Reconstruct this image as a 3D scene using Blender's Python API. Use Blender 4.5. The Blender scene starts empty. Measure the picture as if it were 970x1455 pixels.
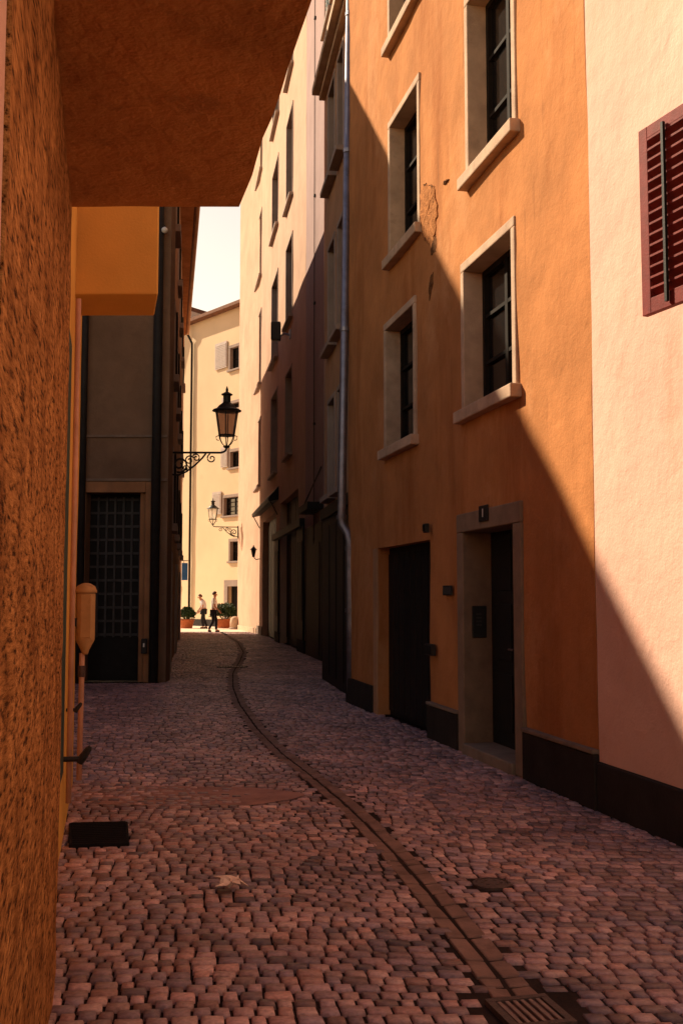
import bpy, bmesh, math, random
from mathutils import Vector, Matrix, noise
random.seed(11)
R = math.radians
scene = bpy.context.scene
COL = scene.collection

# ------------------------------------------------------------------ camera
F, CX, CY, HZ, EYE = 1500.0, 485.0, 727.5, 848.0, 1.55
PITCH = math.atan((HZ-CY)/F)
CP, SP = math.cos(PITCH), math.sin(PITCH)
cam = bpy.data.cameras.new('camera'); camo = bpy.data.objects.new('camera', cam); COL.objects.link(camo)
camo.location = (0, 0, EYE); camo.rotation_euler = (math.pi/2+PITCH, 0, 0)
cam.sensor_fit = 'VERTICAL'; cam.sensor_height = 36; cam.sensor_width = 24
cam.lens = F/1455*36; cam.clip_start = .05; cam.clip_end = 2000
scene.camera = camo

def ray(u, v):
    a, b = (u-CX)/F, (CY-v)/F
    return Vector((a, CP-b*SP, SP+b*CP))
def at_depth(u, v, Y):
    d = ray(u, v); return Vector((0, 0, EYE))+d*(Y/d.y)
def on_ground(u, v):
    d = ray(u, v); return Vector((0, 0, EYE))+d*(-EYE/d.z)

# ------------------------------------------------------------------ tagging
def tag(o, label=None, cat=None, group=None, kind=None):
    if label: o['label'] = label
    if cat: o['category'] = cat
    if group: o['group'] = group
    if kind: o['kind'] = kind
    return o
def empty(name, loc, label, cat, group=None, rz=0):
    o = bpy.data.objects.new(name, None); COL.objects.link(o)
    o.location = loc; o.rotation_euler = (0, 0, rz); o.empty_display_size = .2
    return tag(o, label, cat, group)

# ------------------------------------------------------------------ mesh builder
class MB:
    def __init__(self): self.v = []; self.f = []
    def add(self, vs, fs):
        n = len(self.v); self.v += [Vector(p) for p in vs]; self.f += [tuple(i+n for i in f) for f in fs]
    def hexa(self, p):      # p: 4 bottom (ccw), 4 top
        self.add(p, [(3,2,1,0),(4,5,6,7),(0,1,5,4),(1,2,6,5),(2,3,7,6),(3,0,4,7)])
    def box(self, x0,x1,y0,y1,z0,z1):
        self.hexa([(x0,y0,z0),(x1,y0,z0),(x1,y1,z0),(x0,y1,z0),(x0,y0,z1),(x1,y0,z1),(x1,y1,z1),(x0,y1,z1)])
    def fbox(self, fa, s0,s1,z0,z1,o0,o1):
        P = fa.P
        self.hexa([P(s0,z0,o0),P(s1,z0,o0),P(s1,z0,o1),P(s0,z0,o1),P(s0,z1,o0),P(s1,z1,o0),P(s1,z1,o1),P(s0,z1,o1)])
    def prism(self, pts, z0, z1):
        n = len(pts)
        self.add([(p[0],p[1],z0) for p in pts]+[(p[0],p[1],z1) for p in pts],
                 [tuple(range(n-1,-1,-1)), tuple(range(n,2*n))]+[(i,(i+1)%n,n+(i+1)%n,n+i) for i in range(n)])
    def tube(self, path, r, n=8, caps=True):
        path = [Vector(p) for p in path]; m = len(path)
        rs = r if isinstance(r, (list, tuple)) else [r]*m
        vs = []; up = None
        for i, p in enumerate(path):
            t = (path[min(i+1,m-1)]-path[max(i-1,0)]).normalized()
            if up is None: up = Vector((0,0,1)) if abs(t.z) < .9 else Vector((1,0,0))
            a = t.cross(up)
            if a.length < 1e-5: a = t.cross(Vector((0,1,0)))
            a.normalize(); b = t.cross(a).normalized(); up = -b if False else up
            for k in range(n):
                q = 2*math.pi*k/n; vs.append(p+(a*math.cos(q)+b*math.sin(q))*rs[i])
        fs = [(i*n+k, i*n+(k+1)%n, (i+1)*n+(k+1)%n, (i+1)*n+k) for i in range(m-1) for k in range(n)]
        if caps: fs += [tuple(range(n-1,-1,-1)), tuple((m-1)*n+k for k in range(n))]
        self.add(vs, fs)
    def lathe(self, c, prof, n=16, ph=0, caps=True):   # prof: (r,z)
        c = Vector(c); vs = []
        for r, z in prof:
            for k in range(n):
                q = 2*math.pi*k/n+ph; vs.append(c+Vector((r*math.cos(q), r*math.sin(q), z)))
        m = len(prof)
        fs = [(i*n+k, i*n+(k+1)%n, (i+1)*n+(k+1)%n, (i+1)*n+k) for i in range(m-1) for k in range(n)]
        if caps: fs += [tuple(range(n-1,-1,-1)), tuple((m-1)*n+k for k in range(n))]
        self.add(vs, fs)
    def build(self, name, m, parent=None, smooth=False, bevel=0, fixn=True):
        root = parent
        off = Vector((0,0,0)); mats = []
        while root is not None:
            off += root.location; root = root.parent
        me = bpy.data.meshes.new(name)
        me.from_pydata([tuple(p-off) for p in self.v], [], self.f)
        if fixn:
            bm = bmesh.new(); bm.from_mesh(me); bmesh.ops.recalc_face_normals(bm, faces=bm.faces); bm.to_mesh(me); bm.free()
        if smooth: me.polygons.foreach_set('use_smooth', [True]*len(me.polygons))
        me.materials.append(m)
        o = bpy.data.objects.new(name, me); COL.objects.link(o)
        if parent: o.parent = parent
        if bevel:
            b = o.modifiers.new('bevel', 'BEVEL'); b.width = bevel; b.segments = 2; b.limit_method = 'ANGLE'; b.angle_limit = R(40)
        return o

class Fac:
    """a vertical facade line on the ground: s along it, z up, o out towards the alley"""
    def __init__(self, a, b, side=1):
        self.a = Vector((a[0], a[1], 0)); d = Vector((b[0]-a[0], b[1]-a[1], 0)); self.len = d.length
        self.d = d.normalized(); self.n = Vector((-self.d.y, self.d.x, 0))*side
    def P(self, s, z, o=0): return self.a+self.d*s+self.n*o+Vector((0,0,z))
    def hit(self, u, v, o=0):
        d = ray(u, v); c = Vector((0,0,EYE)); p0 = self.a+self.n*o
        t = (p0-c).dot(self.n)/d.dot(self.n); p = c+d*t
        return (p-self.a).dot(self.d), p.z
    def s_at(self, u, v=600): return self.hit(u, v)[0]
    def rect(self, u0, u1, vt, vb, ve=None):
        """u extents, top and bottom rows measured at the middle column"""
        um = (u0+u1)/2; vm = (vt+vb)/2
        s = sorted((self.hit(u0, vm)[0], self.hit(u1, vm)[0]))
        um_s = (s[0]+s[1])/2
        return s[0], s[1], self.hit(um, vb)[1], self.hit(um, vt)[1]

# ------------------------------------------------------------------ materials
def mat(name, col, rough=.85, var=.25, vscale=2.0, bump=.3, bscale=60, stain=None, spec=.3, metal=0, streak=False, bdist=.01, stain2=None, coarse=0, cscale=3):
    m = bpy.data.materials.new(name); m.use_nodes = True
    nt = m.node_tree; N = nt.nodes; L = nt.links; b = N['Principled BSDF']
    b.inputs['Roughness'].default_value = rough; b.inputs['Specular IOR Level'].default_value = spec
    b.inputs['Metallic'].default_value = metal
    tc = N.new('ShaderNodeTexCoord'); geo = N.new('ShaderNodeNewGeometry')
    def nz(scale, detail=6, src=None, rgh=.6):
        n = N.new('ShaderNodeTexNoise'); n.inputs['Scale'].default_value = scale; n.inputs['Detail'].default_value = detail
        n.inputs['Roughness'].default_value = rgh
        L.new(src or geo.outputs['Position'], n.inputs['Vector']); return n
    dark = tuple(c*(1-var) for c in col)+(1,); light = tuple(min(1, c*(1+var*.7)) for c in col)+(1,)
    n1 = nz(vscale)
    r = N.new('ShaderNodeValToRGB'); r.color_ramp.elements[0].position = .32; r.color_ramp.elements[1].position = .68
    r.color_ramp.elements[0].color = dark; r.color_ramp.elements[1].color = light
    L.new(n1.outputs['Fac'], r.inputs['Fac']); out = r.outputs['Color']
    if stain:
        mp = N.new('ShaderNodeMapping'); mp.inputs['Scale'].default_value = (1,1,.18) if streak else (1,1,1)
        L.new(geo.outputs['Position'], mp.inputs['Vector'])
        n2 = nz(stain[1], 8, mp.outputs['Vector'], .7)
        r2 = N.new('ShaderNodeValToRGB'); r2.color_ramp.elements[0].position = stain[2]; r2.color_ramp.elements[1].position = stain[2]+.16
        r2.color_ramp.elements[0].color = (0,0,0,1); r2.color_ramp.elements[1].color = (stain[3],)*3+(1,)
        L.new(n2.outputs['Fac'], r2.inputs['Fac'])
        mx = N.new('ShaderNodeMix'); mx.data_type = 'RGBA'
        L.new(r2.outputs['Color'], mx.inputs['Factor']); L.new(out, mx.inputs['A']); mx.inputs['B'].default_value = tuple(stain[0])+(1,)
        out = mx.outputs['Result']
    if stain2:
        for colr, sc, th, amt, zs in stain2:
            mp = N.new('ShaderNodeMapping'); mp.inputs['Scale'].default_value = (1,1,zs); mp.inputs['Location'].default_value = (sc*3.1, 7.7, 2.2)
            L.new(geo.outputs['Position'], mp.inputs['Vector']); n2 = nz(sc, 9, mp.outputs['Vector'], .72)
            r2 = N.new('ShaderNodeValToRGB'); r2.color_ramp.elements[0].position = th; r2.color_ramp.elements[1].position = th+.09
            r2.color_ramp.elements[0].color = (0,0,0,1); r2.color_ramp.elements[1].color = (amt,)*3+(1,); L.new(n2.outputs['Fac'], r2.inputs['Fac'])
            mx = N.new('ShaderNodeMix'); mx.data_type = 'RGBA'; L.new(r2.outputs['Color'], mx.inputs['Factor']); L.new(out, mx.inputs['A']); mx.inputs['B'].default_value = tuple(colr)+(1,); out = mx.outputs['Result']
    L.new(out, b.inputs['Base Color'])
    prev = None
    if coarse:
        n4 = nz(cscale, 4); bp0 = N.new('ShaderNodeBump'); bp0.inputs['Strength'].default_value = 1; bp0.inputs['Distance'].default_value = coarse
        L.new(n4.outputs['Fac'], bp0.inputs['Height']); prev = bp0
    if bump:
        n3 = nz(bscale, 5); bp = N.new('ShaderNodeBump'); bp.inputs['Strength'].default_value = bump; bp.inputs['Distance'].default_value = bdist
        L.new(n3.outputs['Fac'], bp.inputs['Height'])
        if prev: L.new(prev.outputs['Normal'], bp.inputs['Normal'])
        prev = bp
    if prev: L.new(prev.outputs['Normal'], b.inputs['Normal'])
    return m

M = {}
M['ochre'] = mat('ochre_plaster', (.475,.20,.073), .92, .2, 1.3, .5, 45, ((.33,.115,.035), 1.3, .5, .75), stain2=(((.56,.27,.12), .7, .56, .55, .7), ((.22,.09,.035), 3.2, .6, .6, .10), ((.18,.08,.035), 9, .66, .5, .8)), coarse=.02, cscale=4, streak=True, spec=.1)
M['pink'] = mat('pale_pink_plaster', (.73,.455,.36), .92, .10, .9, .4, 60, ((.62,.33,.20), .8, .58, .4), stain2=(((.70,.36,.27), 1.1, .56, .5, .6), ((.5,.27,.17), 4, .64, .4, .12)), coarse=.02, cscale=4, spec=.1)
M['cream'] = mat('faded_cream_plaster', (.51,.335,.24), .92, .12, .8, .3, 30, ((.38,.24,.17), .5, .56, .5), stain2=(((.33,.21,.15), 2.0, .6, .5, .10),), coarse=.02, cscale=3, spec=.1)
M['mauve'] = mat('mauve_plaster', (.35,.25,.235), .9, .1, 1, .3, 40, spec=.1)
M['brown'] = mat('brown_plaster', (.45,.25,.14), .9, .18, 1.2, .4, 40, ((.28,.15,.08), 1, .55, .5), spec=.1)
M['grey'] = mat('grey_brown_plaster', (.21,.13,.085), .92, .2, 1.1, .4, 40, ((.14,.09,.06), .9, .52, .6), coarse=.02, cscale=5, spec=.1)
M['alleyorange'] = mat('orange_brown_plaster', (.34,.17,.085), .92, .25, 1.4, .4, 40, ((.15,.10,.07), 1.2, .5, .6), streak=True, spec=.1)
M['soffit'] = mat('orange_brown_soffit_plaster', (.66,.30,.095), .95, .16, 1.7, .5, 50, ((.30,.12,.04), 1.4, .55, .5), stain2=(((.34,.15,.06), 3, .60, .5, 1), ((.75,.38,.15), 2, .62, .3, 1)), coarse=.03, cscale=6, spec=.05)
M['yellow'] = mat('yellow_ochre_paint', (.74,.43,.11), .9, .1, 2, .3, 60, spec=.1)
M['far'] = mat('buff_plaster', (.74,.56,.37), .92, .06, .5, .2, 20, ((.6,.4,.24), .4, .6, .4), spec=.1)
M['farpale'] = mat('pale_cream_plaster', (.78,.64,.50), .92, .06, .5, .2, 20, spec=.1)
M['stone'] = mat('sandstone_trim', (.52,.365,.255), .85, .2, 4, .5, 70, ((.32,.21,.15), 3, .55, .6), spec=.2)
M['greystone'] = mat('grey_stone_trim', (.33,.25,.21), .85, .15, 3, .3, 50, spec=.2)
M['plinth'] = mat('dark_plinth_render', (.032,.025,.022), .9, .3, 3, .5, 40, spec=.15)
M['plinthcap'] = mat('plinth_cap_stone', (.22,.16,.12), .85, .25, 4, .4, 60, spec=.2)
M['darkwood'] = mat('dark_painted_wood', (.010,.009,.009), .6, .3, 8, .2, 80, spec=.2)
M['sash'] = mat('brown_sash_paint', (.02,.015,.012), .75, .3, 8, .2, 80, spec=.1)
M['pane'] = mat('dark_window_glass', (.012,.011,.011), .12, .2, 3, .04, 6, spec=.5)
M['greenshutter'] = mat('green_shutter_paint', (.03,.06,.05), .6, .2, 6, .2, 60)
M['redshutter'] = mat('oxblood_shutter_paint', (.20,.03,.025), .6, .25, 9, .3, 90, ((.12,.02,.02), 7, .55, .6), spec=.12)
M['greyshutter'] = mat('grey_shutter_paint', (.50,.42,.38), .7, .1, 5, .2, 50)
M['iron'] = mat('black_wrought_iron', (.014,.012,.012), .5, .3, 20, .3, 120, spec=.4)
M['zinc'] = mat('zinc_pipe', (.26,.25,.30), .42, .25, 5, .15, 60, ((.16,.13,.13), 4, .52, .6), spec=.5, metal=.75)
M['darkpipe'] = mat('dark_pipe_paint', (.022,.02,.021), .7, .3, 5, .2, 60)
M['pinkpipe'] = mat('painted_conduit', (.55,.30,.20), .6, .2, 5, .2, 60)
M['cover'] = mat('cast_iron_cover', (.10,.065,.06), .6, .3, 30, .6, 150, spec=.4, metal=.4)
M['black'] = mat('black_rubber', (.012,.011,.012), .9, .2, 20, .5, 150, spec=.1)
M['white'] = mat('white_enamel', (.8,.78,.75), .4, .05, 5, 0)
M['blue'] = mat('blue_sign_paint', (.05,.22,.62), .5, .1, 5, 0)
M['terracotta'] = mat('terracotta', (.42,.13,.05), .85, .2, 9, .3, 60)
M['leaf'] = mat('shrub_leaves', (.03,.062,.02), .6, .45, 14, 0)
M['bark'] = mat('shrub_stems', (.08,.05,.03), .9, .2, 10, .3, 60)
M['skin'] = mat('skin', (.48,.24,.15), .6, .08, 9, 0)
M['hair'] = mat('brown_hair', (.05,.02,.012), .7, .3, 30, .3, 90)
M['grayhair'] = mat('auburn_hair', (.11,.05,.03), .7, .3, 30, .3, 90)
M['shirt'] = mat('white_shirt', (.8,.78,.74), .9, .05, 6, .2, 40)
M['shirtblue'] = mat('pale_lilac_shirt', (.58,.55,.60), .9, .05, 6, .2, 40)
M['trousers'] = mat('dark_trousers', (.016,.016,.022), .9, .2, 6, .2, 40)
M['leather'] = mat('black_shoe_leather', (.012,.011,.01), .4, .2, 6, 0)
M['tile'] = mat('brown_roof_tiles', (.20,.09,.05), .85, .3, 6, .5, 20)
M['litter'] = mat('pale_crumpled_paper', (.80,.62,.52), .8, .12, 20, .4, 60)
M['soil'] = mat('joint_sand', (.035,.024,.022), .95, .3, 3, .5, 60, spec=.05)
M['mortar'] = mat('worn_mortar_patch', (.36,.21,.18), .9, .2, 5, .5, 60, ((.22,.13,.115), 6, .54, .7), spec=.1)
M['channel'] = mat('gutter_stone', (.24,.15,.125), .75, .35, 4, .5, 50, ((.12,.075,.062), 5, .5, .6), spec=.15)
M['damage'] = mat('exposed_render', (.50,.21,.08), .95, .3, 12, .9, 40, ((.20,.08,.035), 22, .50, .9), bdist=.03, spec=.05)
M['crack'] = mat('broken_plaster_edge', (.16,.07,.03), .95, .4, 10, .8, 40, bdist=.03, spec=.05)
M['boxpaint'] = mat('dull_beige_box_paint', (.46,.27,.12), .6, .15, 9, .15, 60, ((.25,.14,.07), 14, .56, .7), spec=.2)
M['doorstone'] = mat('brown_door_stone', (.24,.165,.115), .85, .2, 4, .4, 60, ((.15,.10,.07), 3, .52, .6), spec=.2)
M['lattice'] = mat('dull_grey_lattice', (.05,.047,.048), .6, .3, 8, .2, 80)
M['plaza'] = mat('sunlit_cobble_tone', (.70,.56,.44), .85, .12, 2, .3, 30, spec=.2)  # the same cobbles in sun, their brightness painted as a paler colour

# rough-cast stucco of the near pier: pitted, blotchy
def roughcast():
    m = bpy.data.materials.new('orange_roughcast'); m.use_nodes = True
    N = m.node_tree.nodes; L = m.node_tree.links; b = N['Principled BSDF']; b.inputs['Roughness'].default_value = .95; b.inputs['Specular IOR Level'].default_value = .1
    geo = N.new('ShaderNodeNewGeometry')
    mp = N.new('ShaderNodeMapping'); mp.inputs['Scale'].default_value = (1,.09,1); L.new(geo.outputs['Position'], mp.inputs['Vector'])
    n1 = N.new('ShaderNodeTexNoise'); n1.inputs['Scale'].default_value = 66; n1.inputs['Detail'].default_value = 4; n1.inputs['Roughness'].default_value = .62
    n2 = N.new('ShaderNodeTexNoise'); n2.inputs['Scale'].default_value = 6; n2.inputs['Detail'].default_value = 3
    L.new(mp.outputs['Vector'], n1.inputs['Vector']); L.new(geo.outputs['Position'], n2.inputs['Vector'])
    r = N.new('ShaderNodeValToRGB'); e = r.color_ramp.elements
    e[0].position = .36; e[0].color = (.07,.026,.010,1); e[1].position = .66; e[1].color = (.66,.32,.11,1)
    k = e.new(.47); k.color = (.43,.19,.06,1)
    L.new(n1.outputs['Fac'], r.inputs['Fac'])
    mx = N.new('ShaderNodeMix'); mx.data_type = 'RGBA'; mx.blend_type = 'MULTIPLY'; mx.inputs['Factor'].default_value = .85
    r2 = N.new('ShaderNodeValToRGB'); r2.color_ramp.elements[0].position = .3; r2.color_ramp.elements[1].position = .65; r2.color_ramp.elements[0].color = (.38,.30,.24,1)
    L.new(n2.outputs['Fac'], r2.inputs['Fac']); L.new(r.outputs['Color'], mx.inputs['A']); L.new(r2.outputs['Color'], mx.inputs['B'])
    L.new(mx.outputs['Result'], b.inputs['Base Color'])
    bp = N.new('ShaderNodeBump'); bp.inputs['Strength'].default_value = .9; bp.inputs['Distance'].default_value = .015
    L.new(n1.outputs['Fac'], bp.inputs['Height']); L.new(bp.outputs['Normal'], b.inputs['Normal'])
    return m
M['roughcast'] = roughcast()

def sett_mat():
    m = bpy.data.materials.new('granite_setts'); m.use_nodes = True
    N = m.node_tree.nodes; L = m.node_tree.links; b = N['Principled BSDF']; b.inputs['Roughness'].default_value = .5; b.inputs['Specular IOR Level'].default_value = .45
    at = N.new('ShaderNodeAttribute'); at.attribute_name = 'tint'
    geo = N.new('ShaderNodeNewGeometry')
    n = N.new('ShaderNodeTexNoise'); n.inputs['Scale'].default_value = 55; n.inputs['Detail'].default_value = 5
    L.new(geo.outputs['Position'], n.inputs['Vector'])
    n2 = N.new('ShaderNodeTexNoise'); n2.inputs['Scale'].default_value = .9; n2.inputs['Detail'].default_value = 5
    L.new(geo.outputs['Position'], n2.inputs['Vector'])
    def ramp(src, a, c, p0, p1):
        r = N.new('ShaderNodeValToRGB'); r.color_ramp.elements[0].position = p0; r.color_ramp.elements[1].position = p1
        r.color_ramp.elements[0].color = a; r.color_ramp.elements[1].color = c; L.new(src, r.inputs['Fac']); return r.outputs['Color']
    c = at.outputs['Color']
    for s in (ramp(n.outputs['Fac'], (.62,.6,.6,1), (1.0,1,1,1), .3, .65), ramp(n2.outputs['Fac'], (.62,.62,.66,1), (1,1,1,1), .35, .62)):
        mx = N.new('ShaderNodeMix'); mx.data_type = 'RGBA'; mx.blend_type = 'MULTIPLY'; mx.inputs['Factor'].default_value = 1
        L.new(c, mx.inputs['A']); L.new(s, mx.inputs['B']); c = mx.outputs['Result']
    L.new(c, b.inputs['Base Color'])
    bp = N.new('ShaderNodeBump'); bp.inputs['Strength'].default_value = .5; bp.inputs['Distance'].default_value = .006
    L.new(n.outputs['Fac'], bp.inputs['Height']); L.new(bp.outputs['Normal'], b.inputs['Normal'])
    return m
M['sett'] = sett_mat()

def lampglass(name, base, trans, clear, f1, f2):
    m = bpy.data.materials.new(name); m.use_nodes = True
    N = m.node_tree.nodes; L = m.node_tree.links; b = N['Principled BSDF']
    b.inputs['Base Color'].default_value = base+(1,); b.inputs['Roughness'].default_value = .3
    tr = N.new('ShaderNodeBsdfTranslucent'); tr.inputs['Color'].default_value = trans+(1,)
    tp = N.new('ShaderNodeBsdfTransparent'); tp.inputs['Color'].default_value = clear+(1,)
    mx = N.new('ShaderNodeMixShader'); mx.inputs['Fac'].default_value = f1
    L.new(b.outputs['BSDF'], mx.inputs[1]); L.new(tr.outputs['BSDF'], mx.inputs[2])
    m2 = N.new('ShaderNodeMixShader'); m2.inputs['Fac'].default_value = f2
    L.new(mx.outputs['Shader'], m2.inputs[1]); L.new(tp.outputs['BSDF'], m2.inputs[2]); L.new(m2.outputs['Shader'], N['Material Output'].inputs['Surface'])
    return m
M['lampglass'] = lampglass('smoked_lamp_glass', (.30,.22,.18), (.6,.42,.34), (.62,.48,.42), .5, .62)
M['litglass'] = lampglass('sunlit_lamp_glass', (.85,.80,.72), (.95,.90,.82), (1,1,1), .75, .1)  # white tone stands in for sun on the far lamp's glass

# ------------------------------------------------------------------ facade building kit
def wall(fa, root, name, m, s0, s1, z0, z1, holes=(), depth=.32, body=6, amp=.012, step=.45, top=True, nscale=.7):
    mb = MB()
    def lines(a, b, marks):
        k = sorted({round(a,4), round(b,4)} | {round(x,4) for x in marks if a < x < b}); out = []
        for p, q in zip(k, k[1:]):
            n = max(1, int(math.ceil((q-p)/step)))
            out += [p+(q-p)*i/n for i in range(n)]
        return out+[k[-1]]
    S = lines(s0, s1, [h[0] for h in holes]+[h[1] for h in holes]); Z = lines(z0, z1, [h[2] for h in holes]+[h[3] for h in holes])
    def front(s, z):
        p = fa.P(s, z); return fa.P(s, z, amp*(noise.noise(p*nscale)+.5*noise.noise(p*nscale*2.7)))
    nz_ = len(Z)
    vs = [front(s, z) for s in S for z in Z]; fs = []
    def inhole(s, z): return any(h[0] < s < h[1] and h[2] < z < h[3] for h in holes)
    keep = {}
    for i in range(len(S)-1):
        for j in range(nz_-1):
            keep[i,j] = not inhole((S[i]+S[i+1])/2, (Z[j]+Z[j+1])/2)
            if keep[i,j]: fs.append((i*nz_+j, (i+1)*nz_+j, (i+1)*nz_+j+1, i*nz_+j+1))
    back = {}
    def bk(i, j, d):
        if (i,j,d) not in back: back[i,j,d] = len(vs); vs.append(fa.P(S[i], Z[j], -d))
        return back[i,j,d]
    for (i, j), kq in list(keep.items()):
        if not kq: continue
        for (di, dj, a, b) in ((-1,0,(i,j),(i,j+1)), (1,0,(i+1,j),(i+1,j+1)), (0,-1,(i,j),(i+1,j)), (0,1,(i,j+1),(i+1,j+1))):
            nb = keep.get((i+di, j+dj))
            if nb is True: continue
            d = depth if nb is False else body
            fs.append((a[0]*nz_+a[1], b[0]*nz_+b[1], bk(b[0],b[1],d), bk(a[0],a[1],d)))
    n = len(vs); vs += [fa.P(s0,z0,-body), fa.P(s1,z0,-body), fa.P(s1,z1,-body), fa.P(s0,z1,-body)]; fs.append((n,n+1,n+2,n+3))
    mb.add(vs, fs)
    return mb.build(name, m, root, fixn=True)

def window(fa, root, box, fw=.14, sill=True, recess=.17, stone='stone', proud=.025, bars=(1,2), sillout=.14, sillh=.17, pane='pane', name='window', sash='sash', wob=0):
    """stone surround (the part), with sill, sash and pane as its own pieces"""
    s0, s1, z0, z1 = box
    mb = MB(); D = recess+.10
    j = lambda: random.uniform(-wob, wob)
    mb.fbox(fa, s0, s0+fw, z0, z1-fw, -D, proud); mb.fbox(fa, s1-fw, s1, z0, z1-fw, -D, proud+.001)
    mb.fbox(fa, s0, s1, z1-fw, z1, -D, proud+.002)
    w = mb.build(name, M[stone], root, bevel=.012)
    if sill:
        sb = MB(); sb.fbox(fa, s0-.05, s1+.05, z0-sillh, z0-.002, -D, sillout)
        so = sb.build('sill', M[stone], w, bevel=.012)
    a, b, c, d = s0+fw, s1-fw, z0, z1-fw; t = .06
    sh = MB(); o0, o1 = -recess-.06, -recess
    sh.fbox(fa, a, a+t, c, d, o0, o1); sh.fbox(fa, b-t, b, c, d, o0, o1)
    sh.fbox(fa, a+t, b-t, c, c+t, o0, o1-.002); sh.fbox(fa, a+t, b-t, d-t, d, o0, o1-.002)
    for i in range(bars[0]):
        x = a+(b-a)*(i+1)/(bars[0]+1); sh.fbox(fa, x-.035, x+.035, c+t, d-t, o0, o1-.004)
    for i in range(bars[1]):
        z = c+(d-c)*(i+1)/(bars[1]+1); sh.fbox(fa, a+t, b-t, z-.018, z+.018, o0+.01, o1-.008)
    sh.build('sash', M[sash], w)
    pb = MB(); pb.fbox(fa, a, b, c, d, -recess-.075, -recess-.045); pb.build('pane', M[pane], w)
    return w
def hole(box, e=.012, low=True): return (box[0]+e, box[1]-e, box[2]-(.1 if low else 0), box[3]-e)

def fac_root(name, fa, label, cat, s=0): return empty(name, fa.P(s, 0), label, cat)

# ================================================================== THE RIGHT SIDE
RX = lambda y: 3.633-.2233*y
# ---- pale pink house, nearest on the right
PY = 7.84
fP = Fac((RX(-6), -6), (RX(PY), PY))
pink = empty('pink_house', fP.P(fP.len, 0), 'pale pink plastered house nearest on the right with a dark red louvred shutter', 'house')
winP = (fP.s_at(1300, 300), fP.s_at(1035, 300)); winP = (min(winP), max(winP)); zs = fP.hit(960, 440)[1]
boxP = (winP[0], winP[1], zs, zs+1.75)
wall(fP, pink, 'wall', M['pink'], 0, fP.len-.004, .35, 6.9, [hole(boxP)], amp=.012)
window(fP, pink, boxP, sill=False)
b = MB(); b.fbox(fP, 0, fP.len-.01, -.05, .346, -5.9, .03); b.build('plinth', M['plinth'], pink, bevel=.01)

# the shutter, opened back against the wall, its far edge standing a little off it
def shutter():
    hinge = fP.P(winP[1]-.02, 0, .05)
    pz0, pz1 = zs-.10, zs+1.72
    # swing: free edge further out than the hinge
    ang = R(9); d = (fP.d*math.cos(ang)+fP.n*math.sin(ang)); n = Vector((-d.y, d.x, 0))
    fs = Fac((0,0),(1,0)); fs.a = Vector((hinge.x, hinge.y, 0)); fs.d = d; fs.n = n
    s_far = fs.hit(917, 320)[0]
    z1 = fs.hit(917, 187)[1]; z0 = fs.hit(917, 452)[1]
    st = .085; t = .045; w = s_far
    fr = MB(); fr.fbox(fs, 0, st, z0, z1, 0, t); fr.fbox(fs, w-st, w, z0, z1, 0, t)
    fr.fbox(fs, st, w-st, z0, z0+.10, .001, t-.001); fr.fbox(fs, st, w-st, z1-.08, z1, .001, t-.001)
    leaf = fr.build('shutter', M['redshutter'], pink, bevel=.004)
    n_s = 15; sl = MB()
    for i in range(n_s):
        z = z0+.10+(z1-z0-.18)*(i+.5)/n_s; h = .028
        P = fs.P
        sl.hexa([P(st,z+h-.007,.043),P(w-st,z+h-.007,.043),P(w-st,z-h-.007,-.004),P(st,z-h-.007,-.004),
                 P(st,z+h+.007,.043),P(w-st,z+h+.007,.043),P(w-st,z-h+.007,-.004),P(st,z-h+.007,-.004)])
    sl.build('louvre', M['redshutter'], leaf)
    rd = MB(); x = w-st-.18; rd.fbox(fs, x-.011, x+.011, z0+.03, z1-.05, t+.008, t+.028); rd.build('rod', M['darkwood'], leaf)
shutter()

# ---- ochre house
OY1 = 15.8
fO = Fac((RX(PY), PY), (RX(OY1), OY1))
ochre = empty('ochre_house', fO.P(0, 0), 'ochre plastered house with peeling wall, stone window surrounds and dark doorways', 'house')
W = {'low': fO.rect(657, 735, 340, 566), 'up': fO.rect(662, 734, -60, 214), 'mid': fO.rect(553, 598, 138, 344),
     'midlow': fO.rect(547, 592, 440, 629), 'top': fO.rect(552, 598, -190, 24)}
dbox = fO.rect(653, 745, 721, 1052); dbox = (dbox[0], dbox[1], 0, dbox[3])
gz = fO.hit(572, 773)[1]; gs = sorted((fO.s_at(537, 900), fO.s_at(610, 900))); gbox = (gs[0], gs[1], 0, gz)
holes = [hole(w) for w in W.values()]+[(dbox[0]+.01, dbox[1]-.01, 0, dbox[3]-.01), (gbox[0], gbox[1], 0, gbox[3])]
wall(fO, ochre, 'wall', M['ochre'], .004, fO.len, 0, 13.2, holes, depth=.62, amp=.022, step=.3)
for k, w in W.items(): window(fO, ochre, w, fw=.095, wob=.01, bars=(1,2), recess=.18, sillout=.10, sillh=.125)
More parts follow.
